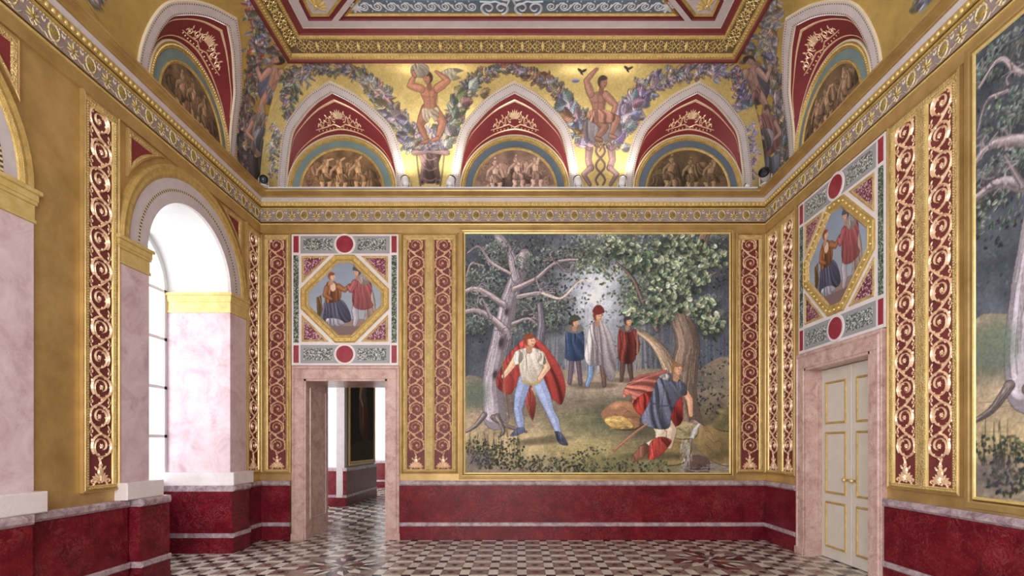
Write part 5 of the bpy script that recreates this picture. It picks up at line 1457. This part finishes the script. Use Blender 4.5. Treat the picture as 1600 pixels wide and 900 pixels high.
# ------------------------------------------------------------------ framed murals
def mural(label, loc, rz, canvas, W, H, name='mural', dark=False):
    t = thing(name, label, 'painting', loc, rz)
    nx, ny = int(canvas.w * 1.2), int(canvas.h * 1.2)
    U, V = np.meshgrid(np.linspace(-W / 2, W / 2, nx), np.linspace(0, H, ny))
    col = canvas.sample((U / W + .5) * canvas.w, (1 - V / H) * canvas.h)
    painted('canvas', col, np.stack([U, np.full_like(U, -.012), V], -1), M['oil'], t)
    R = [(-W / 2, 0), (W / 2, 0), (W / 2, H), (-W / 2, H)]
    mb = MB(); mb.frame(R, [(.004, .012), (-.004, .02), (-.018, .024), (-.024, .016)]); mb.build('inner_fillet', M['gold_bright'], t)
    mb = MB(); mb.frame(R, [(-.024, .016), (-.027, .004), (-.034, .004)]); mb.build('groove', M['gold_dark'], t)
    mb = MB(); mb.frame(R, [(-.034, .004), (-.036, .03), (-.05, .034), (-.095, .026), (-.10, 0)]); mb.build('outer_moulding', M['gold'], t)
    return t

# ------------------------------------------------------------------ marble panel with the octagon above a doorway
def overdoor_panel(label, loc, rz):
    t = thing('overdoor_panel', label, 'wall panel', loc, rz, 'marble panels over doorways')
    k = 1 / 367.2
    def p(x, y): return ((x - 331) * k, (795 - y) * k)
    def rect(mb, x0, x1, y0, y1, w0, w1, bev=0.003):
        a, b = p(x0, y1), p(x1, y0); mb.slab(a[0], b[0], a[1], b[1], w0, w1, bev)
    mb = MB(); rect(mb, 25, 637, 45, 795, 0, .03); mb.build('white_slab', M['white_marble'], t)
    mb = MB(); rect(mb, 25, 637, 45, 795, .0, .026, 0)
    for x0, x1 in ((37, 67), (597, 627)):
        for y0, y1 in ((55, 150), (680, 780)): m2 = MB(); rect(m2, x0, x1, y0, y1, .0, .034); m2.build('corner_inset', M['carmine'], t)
        m2 = MB(); rect(m2, x0, x1, 165, 665, 0, .034); m2.build('green_inset', M['green_granite'], t)
    for yc, y0, y1, gy0, gy1 in ((103, 55, 155, 70, 137), (731, 678, 782, 697, 766)):
        m2 = MB(); rect(m2, 77, 587, y0, y1, 0, .033); g = m2.build('grey_tablet', M['grey_slab'], t)
        for x0, x1 in ((95, 260), (403, 566)):
            m3 = MB(); rect(m3, x0, x1, gy0, gy1, .02, .0365); m3.build('granite_inset', M['granite'], g)
        cx, cz = p(331, yc)
        m2 = MB(); m2.lathe([(0, .04), (.163, .04), (.168, .034), (.168, .01)], (cx, 0, cz), (0, -1, 0), 0, 48); d = m2.build('white_roundel', M['white_marble'], t)
        m2 = MB(); m2.lathe([(0, .047), (.128, .047), (.133, .043), (.133, .02)], (cx, 0, cz), (0, -1, 0), 0, 48); m2.build('red_disc', M['carmine'], d)
    for sx in (1, -1):
        for sy in (1, -1):
            def tp(x, y):
                X = x if sx > 0 else 662 - x; Y = y if sy > 0 else 830 - y
                return p(X, Y)
            T1 = [tp(85, 170), tp(240, 170), tp(85, 325)]; T2 = [tp(98, 182), tp(212, 182), tp(98, 297)]
            if sx * sy < 0: T1, T2 = T1[::-1], T2[::-1]
            mb = MB(); mb.poly(T2[::-1], .02, .035); g = mb.build('porphyry_triangle', M['porphyry'], t)
            mb = MB(); mb.frame(T1, [(0, .02), (0, .04), (.014, .045), (.034, .034)]); mb.build('gilt_border', M['gold_beaded'], g)
    O = [p(*q) for q in ((275, 165), (387, 165), (582, 358), (582, 472), (387, 665), (275, 665), (80, 472), (80, 358))]
    mb = MB(); mb.frame(O, [(-.002, .02), (0, .05), (.012, .06), (.02, .052), (.07, .056), (.08, .064), (.09, .05)]); fr = mb.build('octagon_frame', M['gold_fine'], t)
    mb = MB(); mb.frame(O, [(.09, .05), (.10, .055), (.115, .045), (.13, .03)]); mb.build('inner_moulding', M['gold_beaded'], fr)
    I = inset(O, .045)
    for a, b in zip(I, I[1:] + I[:1]):
        L = math.hypot(b[0] - a[0], b[1] - a[1]); n = max(2, int(L / .085))
        for i in range(n):
            f = (i + .5) / n; m2 = MB(); m2.dome(a[0] + (b[0] - a[0]) * f, a[1] + (b[1] - a[1]) * f, .017, .017, .016, wall_map, 0, 8, .055); m2.build('gilt_stud', M['gold_bright'], fr, True)
    I = inset(O, .125)
    c = couple()
    # octagon picture as a grid squeezed to the outline
    n = 130; zz = np.linspace(min(q[1] for q in I), max(q[1] for q in I), n)
    P = np.array(I); hw = []
    for z in zz:
        xs = []
        for i in range(8):
            (ax, az), (bx, bz) = P[i - 1], P[i]
            if abs(az - bz) > 1e-9 and min(az, bz) - 1e-9 <= z <= max(az, bz) + 1e-9: xs.append(ax + (bx - ax) * (z - az) / (bz - az))
        hw.append(max(abs(x) for x in xs) if xs else .1)
    T = np.linspace(-1, 1, n); U = np.array(hw)[:, None] * T; V = np.repeat(zz[:, None], n, 1)
    s = max(hw); zm = (zz[0] + zz[-1]) / 2
    col = c.sample(60 + U / s * 58, 60 - (V - zm) / s * 58)
    painted('octagon_picture', col, np.stack([U, np.full_like(U, -.036), V], -1), M['fresco'], t)
    return t

# ------------------------------------------------------------------ marble doorways
def doorway(name, label, loc, rz, w, h, leg, lint, depth):
    """w, h: clear opening; leg, lint: widths of the surround"""
    st = struct(name, label, loc, rz, 'doorway')
    a = w / 2
    for s in (-1, 1):
        mb = MB(); u0, u1 = (a, a + leg) if s > 0 else (-a - leg, -a)
        mb.slab(u0, u1, .0, h, 0, .06, .006); mb.slab(u0 - (0 if s > 0 else .012), u1 + (.012 if s > 0 else 0), 0, .10, .0, .075, .006)
        o = mb.build('door_post', M['pink_marble'], st)
        m2 = MB(); e = a + leg - .045 if s > 0 else -a - leg + .045
        m2.ridge([(e, .10), (e, h + lint - .05)], .03, .03, .014, wall_map, 0, .059); m2.build('post_moulding', M['pink_marble'], o)
        mb = MB()                                                             # reveal lining with one sunk panel
        x0, x1 = (a - .03, a + .01) if s > 0 else (-a - .01, -a + .03)
        f = x0 if s > 0 else x1
        mb.box(x0, x1, -.05, depth, 0, h)
        pf = MB(); i = -s
        fr = [(.10, .30), (depth - .10, .30), (depth - .10, h - .12), (.10, h - .12)]
        pf.frame([(q, z) for q, z in fr], [(0, 0), (.004, .012), (.018, .012), (.026, .002), (.03, -.006)])
        pf.v = [(f + i * (-y), x, z) for x, y, z in pf.v]
        r = mb.build('reveal', M['pink_marble'], st); pf.build('panel_moulding', M['pink_marble'], r)
    mb = MB(); mb.slab(-a - leg, a + leg, h, h + lint, 0, .06, .006); mb.box(-a, a, -.05, depth, h - .03, h + .01)
    o = mb.build('lintel', M['pink_marble'], st)
    m2 = MB(); m2.ridge([(-a - leg + .045, h + lint - .045), (a + leg - .045, h + lint - .045)], .03, .03, .014, wall_map, 0, .059); m2.build('lintel_moulding', M['pink_marble'], o)
    return st

def door_leaves(st, w, h):
    for s in (-1, 1):
        mb = MB(); u0, u1 = (.004, w / 2 - .032) if s > 0 else (-w / 2 + .032, -.004)
        mb.slab(u0, u1, .01, h - .035, -.22, -.17, .004); o = mb.build('door_leaf', M['door_white'], st)
        m2 = MB()
        for z0, z1 in ((.15, .75), (.85, 1.65), (1.75, 2.3)):
            m2.frame([(u0 + .09, z0), (u1 - .09, z0), (u1 - .09, z1), (u0 + .09, z1)], [(0, -.17), (.006, -.155), (.02, -.155), (.03, -.168)])
        m2.build('gilt_bead', M['gold_fine'], o)
        m3 = MB(); m3.lathe([(.0, .0), (.012, 0), (.012, .03), (.026, .04), (.028, .06), (.0, .07)], (s * .07, .17, 1.05), (0, -1, 0)); m3.build('door_knob', M['gold_bright'], o, True)

# ------------------------------------------------------------------ arched window bays in the left wall
def window_bay(i, c, r, zs, label):
    st = struct('window_%d' % i, label, (XL, c, 0), PI / 2, 'window')
    for s in (-1, 1):
        mb = MB(); u0, u1 = (r - .02, r + .40) if s > 0 else (-r - .40, -r + .02)
        mb.slab(u0, u1, 1.08, 3.32, -.94, .03, .004); o = mb.build('marble_pier', M['rose_marble'], st)
        mb = MB(); b0, b1 = (r - .11, r + .42) if s > 0 else (-r - .42, -r + .11)
        mb.slab(b0, b1, .925, 1.10, -.94, .13, .008); mb.build('pier_base', M['white_marble'], st)
        mb = MB()
        for z0, z1, g in ((3.32, 3.35, .012), (3.35, 3.47, .004), (3.47, 3.50, .016), (3.50, 3.56, .022), (3.56, 3.595, .04)):
            mb.slab(u0 - g, u1 + g, z0, z1, -.94, .03 + g, .003)
        mb.build('impost', M['gold_bright'], st)
    def arc(mb, prof, mi=0, n=44):
        A = np.linspace(0, PI, n)
        mb.add([(q * math.cos(a), -w, zs + q * math.sin(a)) for q, w in prof for a in A], [(k * n + i, k * n + i + 1, (k + 1) * n + i + 1, (k + 1) * n + i) for k in range(len(prof) - 1) for i in range(n - 1)], mi)
    mb = MB(); arc(mb, [(1.205, 0), (1.20, .04), (1.17, .06), (1.13, .05), (1.10, .055), (1.07, .04), (1.06, .03)]); ar = mb.build('archivolt', M['gold_fine'], st)
    mb = MB(); arc(mb, [(1.06, .03), (r - .002, .03), (r - .002, -.01)]); mb.build('arch_face', M['lavender'], st)
    mb = MB(); A = np.linspace(0, PI, 150)
    for k in range(149):
        mb.add([(q * math.cos(a), -.033, zs + q * math.sin(a)) for q in (.92, .945) for a in A[k:k + 2]], [(0, 1, 3, 2)], k % 2)
    mb.build('dotted_line', [M['gold_dark'], M['cream']], ar)
    # glazed window set deep in the bay
    y = .90
    fr = MB(); n = 30
    def bar(u0, u1, z0, z1): fr.box(u0, u1, y - .05, y + .02, z0, z1)
    bar(-r, -r + .07, .9, zs); bar(r - .07, r, .9, zs); bar(-r, r, .9, .98); bar(-.03, .03, .9, zs + r - .05)
    for z in (1.6, 2.27, 2.94, 3.6): bar(-r, r, z - .02, z + .02)
    for s in (-1, 1): bar(s * .4 - .015, s * .4 + .015, .9, zs + .66)
    A = np.linspace(0, PI, n)
    vs = [(q * math.cos(a), yy, zs + q * math.sin(a)) for q, yy in ((r, y - .05), (r - .07, y - .05), (r - .07, y + .02)) for a in A]
    fr.add(vs, [(k * n + i_, k * n + i_ + 1, (k + 1) * n + i_ + 1, (k + 1) * n + i_) for k in range(2) for i_ in range(n - 1)])
    f = fr.build('window_frame', M['lamp_white'], st)
    g = MB(); P = [(-r + .03, .94), (r - .03, .94)] + [((r - .03) * math.cos(a), zs + (r - .03) * math.sin(a)) for a in np.linspace(0, PI, 24)]
    g.add([(u, y - .015, z) for u, z in P], [tuple(range(len(P)))]); g.build('pane', M['glass'], f)
    sp = MB(); sp.box(-r - .1, r + .1, .90, .98, 0, .9); sp.build('apron', M['white'], st)
    return st

def spandrel_panel(label, c, s):
    t = thing('spandrel_panel', label, 'wall panel', (XL + .0015, c, 0), PI / 2, 'red triangular panels beside the window arches')
    arc = [(s * 1.26 * math.cos(a), 3.6 + 1.26 * math.sin(a)) for a in np.radians(np.linspace(31, 66, 12))]
    P = arc + [(s * 1.08, 4.751)]
    if s > 0: P = P[::1]
    def shrink(P, k):
        cx, cz = s * .94, 4.60
        return [(cx + (u - cx) * k, cz + (v - cz) * k) for u, v in P]
    n = len(P)
    def ring(k0, w0, k1, w1, mb):
        A, B = shrink(P, k0), shrink(P, k1)
        mb.add([(u, -w0, v) for u, v in A] + [(u, -w1, v) for u, v in B], [(i, (i + 1) % n, n + (i + 1) % n, n + i) for i in range(n)])
    mb = MB(); ring(1, 0, 1, .03, mb); ring(1, .03, .93, .036, mb); ring(.93, .036, .86, .028, mb); mb.build('outer_moulding', M['gold'], t)
    mb = MB(); ring(.86, .028, .80, .034, mb); ring(.80, .034, .62, .026, mb); ring(.62, .026, .56, .012, mb); mb.build('beaded_border', M['gold_beaded'], t)
    mb = MB(); A = shrink(P, .58); mb.add([(u, -.012, v) for u, v in A], [tuple(range(n))]); mb.build('red_field', M['web_red'], t)

# ------------------------------------------------------------------ small spotlights on the cornice
def spotlight(label, loc, yaw, tilt, sc=1.0, black=True):
    t = thing('spotlight', label, 'spotlight', loc, yaw, 'spotlights standing on the cornice')
    mb = MB(); mb.lathe([(0, 0), (.05 * sc, 0), (.05 * sc, .014), (.03 * sc, .02), (0, .02)], (0, 0, 0), (0, 0, 1), 0, 20); mb.build('base', M['lamp_white'], t)
    mb = MB()
    for s in (-1, 1): mb.box(s * .058 * sc - .004, s * .058 * sc + .004, -.012, .012, .015, .10 * sc)
    mb.box(-.062 * sc, .062 * sc, -.012, .012, .014, .022); mb.build('yoke', M['lamp_white'], t)
    d = Vector((0, math.cos(tilt), math.sin(tilt))); o = Vector((0, 0, .088 * sc)) - d * .055 * sc
    mb = MB(); mb.lathe([(0, 0), (.03 * sc, .0), (.045 * sc, .02 * sc), (.048 * sc, .10 * sc), (.052 * sc, .12 * sc)], o, d, 0, 24); h = mb.build('lamp_head', M['lamp_white'], t, True)
    mb = MB(); mb.lathe([(.053 * sc, .115 * sc), (.056 * sc, .13 * sc), (.052 * sc, .14 * sc), (.044 * sc, .135 * sc), (.042 * sc, .11 * sc), (0, .105 * sc)], o, d, 0, 24); mb.build('black_hood', M['lamp_black'], h, True)
    mb = MB(); mb.lathe([(.036 * sc, .112 * sc), (.02 * sc, .118 * sc), (0, .12 * sc)], o, d, 0, 20); mb.build('lens', M['lamp_glass'], h, True)
    return t

# ------------------------------------------------------------------ the hall seen through the doorway
def build_far_hall():
    X2 = -4.18
    mb = MB()
    mb.box(X2 - .9, X2, .87, 1.9, 0, 5.2); mb.box(X2 - .9, X2, 4.32, 6.75, 0, 5.2); mb.box(X2 - .9, X2, 1.9, 4.32, 4.2, 5.2); mb.box(X2 - .9, X2, 6.75, 9.5, 4.2, 5.2)
    mb.box(X2 - .9, X2, 9.5, 10.2, 0, 5.2)
    mark(mb.build('wall_hall_left', M['white']), 'white wall piers between window bays in the hall beyond the doorway', 'wall')
    mb = MB(); mb.box(X2 - .9, XR, 10.2, 10.3, 0, 5.2); mark(mb.build('wall_hall_end', M['white']), 'white end wall of the hall beyond the doorway', 'wall')
    mb = MB(); mb.box(XR, XR + .1, .87, 10.3, 0, 5.2); mark(mb.build('wall_hall_right', M['gold']), 'gilded right wall of the hall beyond the doorway', 'wall')
    mb = MB(); mb.box(X2 - 1.1, XR + .1, .87, 10.3, 5.2, 5.3); mark(mb.build('ceiling_hall', M['white']), 'plain white ceiling of the hall beyond the doorway', 'ceiling')
    # red marble dado round the piers
    st = struct('baseboard_hall', 'red marble dado with pale rails in the hall beyond the doorway', cat='dado')
    runs = []
    def run(x0, x1, y0, y1): runs.append((x0, x1, y0, y1))
    run(X2 - .9, X2 - .205, 4.28, 4.34); run(X2 - .9, X2 + .02, 9.46, 9.52); run(X2 - .9, X2 + .02, 1.86, 1.94)
    run(X2 - .02, X2 + .03, .87, 1.9); run(X2 - .02, X2 + .03, 4.22, 6.78)
    for nm, z0, z1, w, mt, bv in DADO:
        m2 = MB()
        for x0, x1, y0, y1 in runs: m2.box(x0 - w * .4, x1 + w * .4, y0 - w * .4, y1 + w * .4, z0, z1)
        if nm == 'plinth': m2.box(X2 - .22, X2 + .045, 4.19, 4.34, z0, z1)
        m2.build(nm, M[mt], st)
    mb = MB(); mb.box(X2 - .20, X2 - .005, 4.23, 4.33, .21, 4.2); mark(mb.build('trim_4', M['lavender']), 'pale pilaster at the edge of the bay seen through the doorway', 'pilaster')
    for i, (y0, y1) in enumerate(((1.9, 4.32), (6.75, 9.5))):
        st2 = struct('window_%d' % (5 + i), 'tall bright window in the %s bay of the hall beyond the doorway' % ('first' if i == 0 else 'second'), cat='window')
        m2 = MB(); x = X2 - .85
        for a, b in ((y0, y0 + .08), (y1 - .08, y1), ((y0 + y1) / 2 - .04, (y0 + y1) / 2 + .04)): m2.box(x - .04, x, a, b, .0, 4.2)
        for z in (.04, .9, 1.7, 2.5, 3.3, 4.16): m2.box(x - .04, x, y0, y1, z - .03, z + .03)
        f = m2.build('window_frame', M['lamp_white'], st2)
        m2 = MB(); m2.quad((x - .02, y0, 0), (x - .02, y1, 0), (x - .02, y1, 4.2), (x - .02, y0, 4.2)); m2.build('pane', M['glass'], f)
    # dark picture on the pier
    c = Canvas(110, 200, 2, (34, 26, 24), 0, 31); r = c.r
    c.a *= (.6 + .8 * c.noise(26))[..., None]
    c.drape([(40, 70), (58, 60), (72, 80), (76, 130), (64, 160), (40, 150)], (104, 88, 76), 7, 2); c.drape([(50, 120), (74, 110), (84, 160), (60, 176)], (112, 58, 50), 6, 3)
    c.head(54, 56, 9, (160, 124, 100), (40, 30, 26)); c.limb([(50, 80), (42, 100), (54, 112)], [10, 8, 6], (160, 132, 108)); c.poly([(0, 176), (110, 168), (110, 200), (0, 200)], (60, 48, 36))
    mural('tall dark figure painting in gilt frame on the hall pier beyond the doorway', (X2 + .035, 5.50, 1.06), PI / 2, c, 2.0, 3.3)
# ------------------------------------------------------------------ put the place together
make_mats()
build_floor()
build_walls()
build_front_wall()
build_dado()
build_cornice()
build_ceiling_panels()
build_coves()
G3 = 'pointed lunettes under the vault'
tb = (146, 116, 90)
lunette('red pointed lunette over the marble doorway, leftmost of the three on the end wall', (LUN['back'][0], 0, 0), 0, 1.0, (142, 112, 84), 51, 'teal')
lunette('red pointed lunette in the middle of the end wall, pale pinkish picture', (LUN['back'][1], 0, 0), 0, 1.0, (152, 124, 112), 52, 'blue')
lunette('red pointed lunette beside the right corner with dark olive brown picture', (LUN['back'][2], 0, 0), 0, 1.0, (104, 86, 66), 53, 'blue')
lunette('red pointed lunette high on the left wall above the window bay nearest the corner', (XL, LUN['left'][0], 0), PI / 2, .92, (120, 98, 78), 54)
lunette('red pointed lunette on the left wall, second from the far corner', (XL, LUN['left'][1], 0), PI / 2, .92, (120, 98, 78), 55)
lunette('red pointed lunette high on the right wall nearest the corner spotlight', (XR, LUN['right'][0], 0), -PI / 2, .92, (120, 98, 78), 56)
lunette('red pointed lunette on the right wall, second from the far corner', (XR, LUN['right'][1], 0), -PI / 2, .92, (120, 98, 78), 57)

GP = 'gilt scroll panels on red grounds'
zb = 1.035
p1 = scroll_panel('narrow gilt scroll panel between the left corner and the marble doorway', (-3.785, -.0015, zb), 0, 1, GP)
dup(p1, (3.59, -.0015, zb), 0, 'narrow gilt scroll panel between the woodland mural and the right corner')
p2 = scroll_panel('double gilt scroll panel between the marble doorway and the woodland mural', (-1.405, -.0015, zb), 0, 2, GP)
dup(p1, (XL + .0015, -.225, zb), PI / 2, 'narrow gilt scroll panel on the left wall between corner and arched window')
dup(p1, (XL + .0015, -3.06, zb), PI / 2, 'narrow gilt scroll panel on the left wall just before the first arched window')
dup(p2, (XR - .0015, -.475, zb), -PI / 2, 'double gilt scroll panel on the right wall between corner and doorway')
dup(p2, (XR - .0015, -3.12, zb), -PI / 2, 'double gilt scroll panel on the right wall this side of the doorway')

mural('large framed woodland mural with a red-cloaked traveller, on the end wall', (1.21, -.0015, 1.045), 0, woodland(3), 4.12, 3.725)
cw = woodland(9, False)
mural('large framed woodland mural without people, on the right wall', (XR - .0015, -5.75, 1.045), -PI / 2, cw, 4.12, 3.725)

od = overdoor_panel('marble panel with octagonal couple picture above the end wall doorway', (-2.72, -.0015, 2.715), 0)
ro = dup(od, (XR - .0015, RDOOR - .02, 2.715), -PI / 2, 'marble panel with octagonal couple picture above the right wall doorway')
doorway('door_1', 'pink marble doorway in the end wall opening to another hall', ((DOOR[0] + DOOR[1]) / 2, 0, 0), 0, DOOR[1] - DOOR[0], DOOR[2], .19, .205, .87)
d2 = doorway('door_2', 'pink marble doorway in the right wall with closed white leaves', (XR, RDOOR, 0), -PI / 2, 1.29, 2.5, .19, .205, .30)
door_leaves(d2, 1.29, 2.5)
for i, (c, r, z) in enumerate(WIN):
    window_bay(i + 1, c, r, z, ('arched window bay in the left wall nearest the far corner', 'second arched window bay in the left wall', 'third arched window bay in the left wall')[i])

for c, s, lab in ((-1.65, 1, 'red triangular panel on the left wall between arch and far corner'), (-1.65, -1, 'red triangular panel on the left wall at the near side of the first arch'),
                  (-4.95, 1, 'red triangular panel on the left wall at the far side of the second arch')):
    spandrel_panel(lab, c, s)
zt = 5.403
spots = [(635, 'white spotlight on the cornice at the right foot of the leftmost lunette', 0.5), (704, 'white spotlight on the cornice at the left foot of the middle lunette', -0.5),
         (903, 'white spotlight on the cornice at the right foot of the middle lunette', 0.3), (971, 'white spotlight on the cornice at the left foot of the rightmost lunette', -0.4)]
for x, lab, yaw in spots: spotlight(lab, ((x - 812) / 100 * .988, -.15, zt), yaw, 1.05, 1.15)
spotlight('white spotlight in the left corner of the cornice, tilted down', (-3.87, -.26, 5.3855), PI * 1.15, -.35, 1.15)
spotlight('spotlight with big black hood on the right wall cornice near the corner', (3.70, -.30, 5.3855), PI * .78, .25, 1.45)
spotlight('tiny white spotlight on the cornice beside the right corner', (3.50, -.14, zt), .9, .7, .55)
build_far_hall()

# ------------------------------------------------------------------ daylight and added frontal fill
sc = bpy.context.scene
w = bpy.data.worlds.new('daylight'); sc.world = w; w.use_nodes = True
bg = w.node_tree.nodes['Background']; bg.inputs[0].default_value = (0.97, 0.98, 1.0, 1); bg.inputs[1].default_value = 1.0
def area(name, loc, rot, sx, sy, power, col=(1, .98, .95)):
    l = bpy.data.lights.new(name, 'AREA'); l.shape = 'RECTANGLE'; l.size = sx; l.size_y = sy; l.energy = power; l.color = col
    o = bpy.data.objects.new(name, l); C.objects.link(o); o.location = loc; o.rotation_euler = rot
for i, (c, r, z) in enumerate(WIN): area('window_daylight_%d' % i, (XL - 1.15, c, 2.6), (0, -PI / 2, 0), 3.2, 1.5, (50, 120, 130)[i], (.94, .98, 1))
area('end_window_daylight', (-.8, YE - .5, 3.0), (-PI / 2, 0, PI), 4.2, 4.2, 420)  # added lamp behind the camera, frontal fill through the added window
for x, lab, yaw in spots:
    l = bpy.data.lights.new('spotlight_beam', 'SPOT'); l.energy = 15; l.spot_size = 2.3; l.spot_blend = .9; l.shadow_soft_size = .08; l.color = (1, .93, .78)
    o = bpy.data.objects.new('spotlight_beam', l); C.objects.link(o); o.location = ((x - 812) / 100 * .988, -.24, zt + .2); o.rotation_euler = (PI - .2, 0, 0)
area('hall_daylight_a', (-5.6, 3.1, 2.2), (0, -PI / 2, 0), 3.6, 2.2, 85)
area('hall_daylight_b', (-5.6, 8.1, 2.2), (0, -PI / 2, 0), 3.6, 2.4, 85)

cam = bpy.data.cameras.new('camera'); co = bpy.data.objects.new('camera', cam); C.objects.link(co)
co.location = (0, -D0, EYE); co.rotation_euler = (PI / 2, 0, 0)
cam.sensor_width = 36; cam.lens = 36 * F / 1600; cam.shift_x = -12 / 1600; cam.shift_y = 244 / 1600
cam.clip_start = .05
sc.camera = co
vs = sc.view_settings
vs.view_transform = 'Standard'; vs.look = 'None'; vs.exposure = 0.22; vs.gamma = 1.0; vs.use_curve_mapping = False
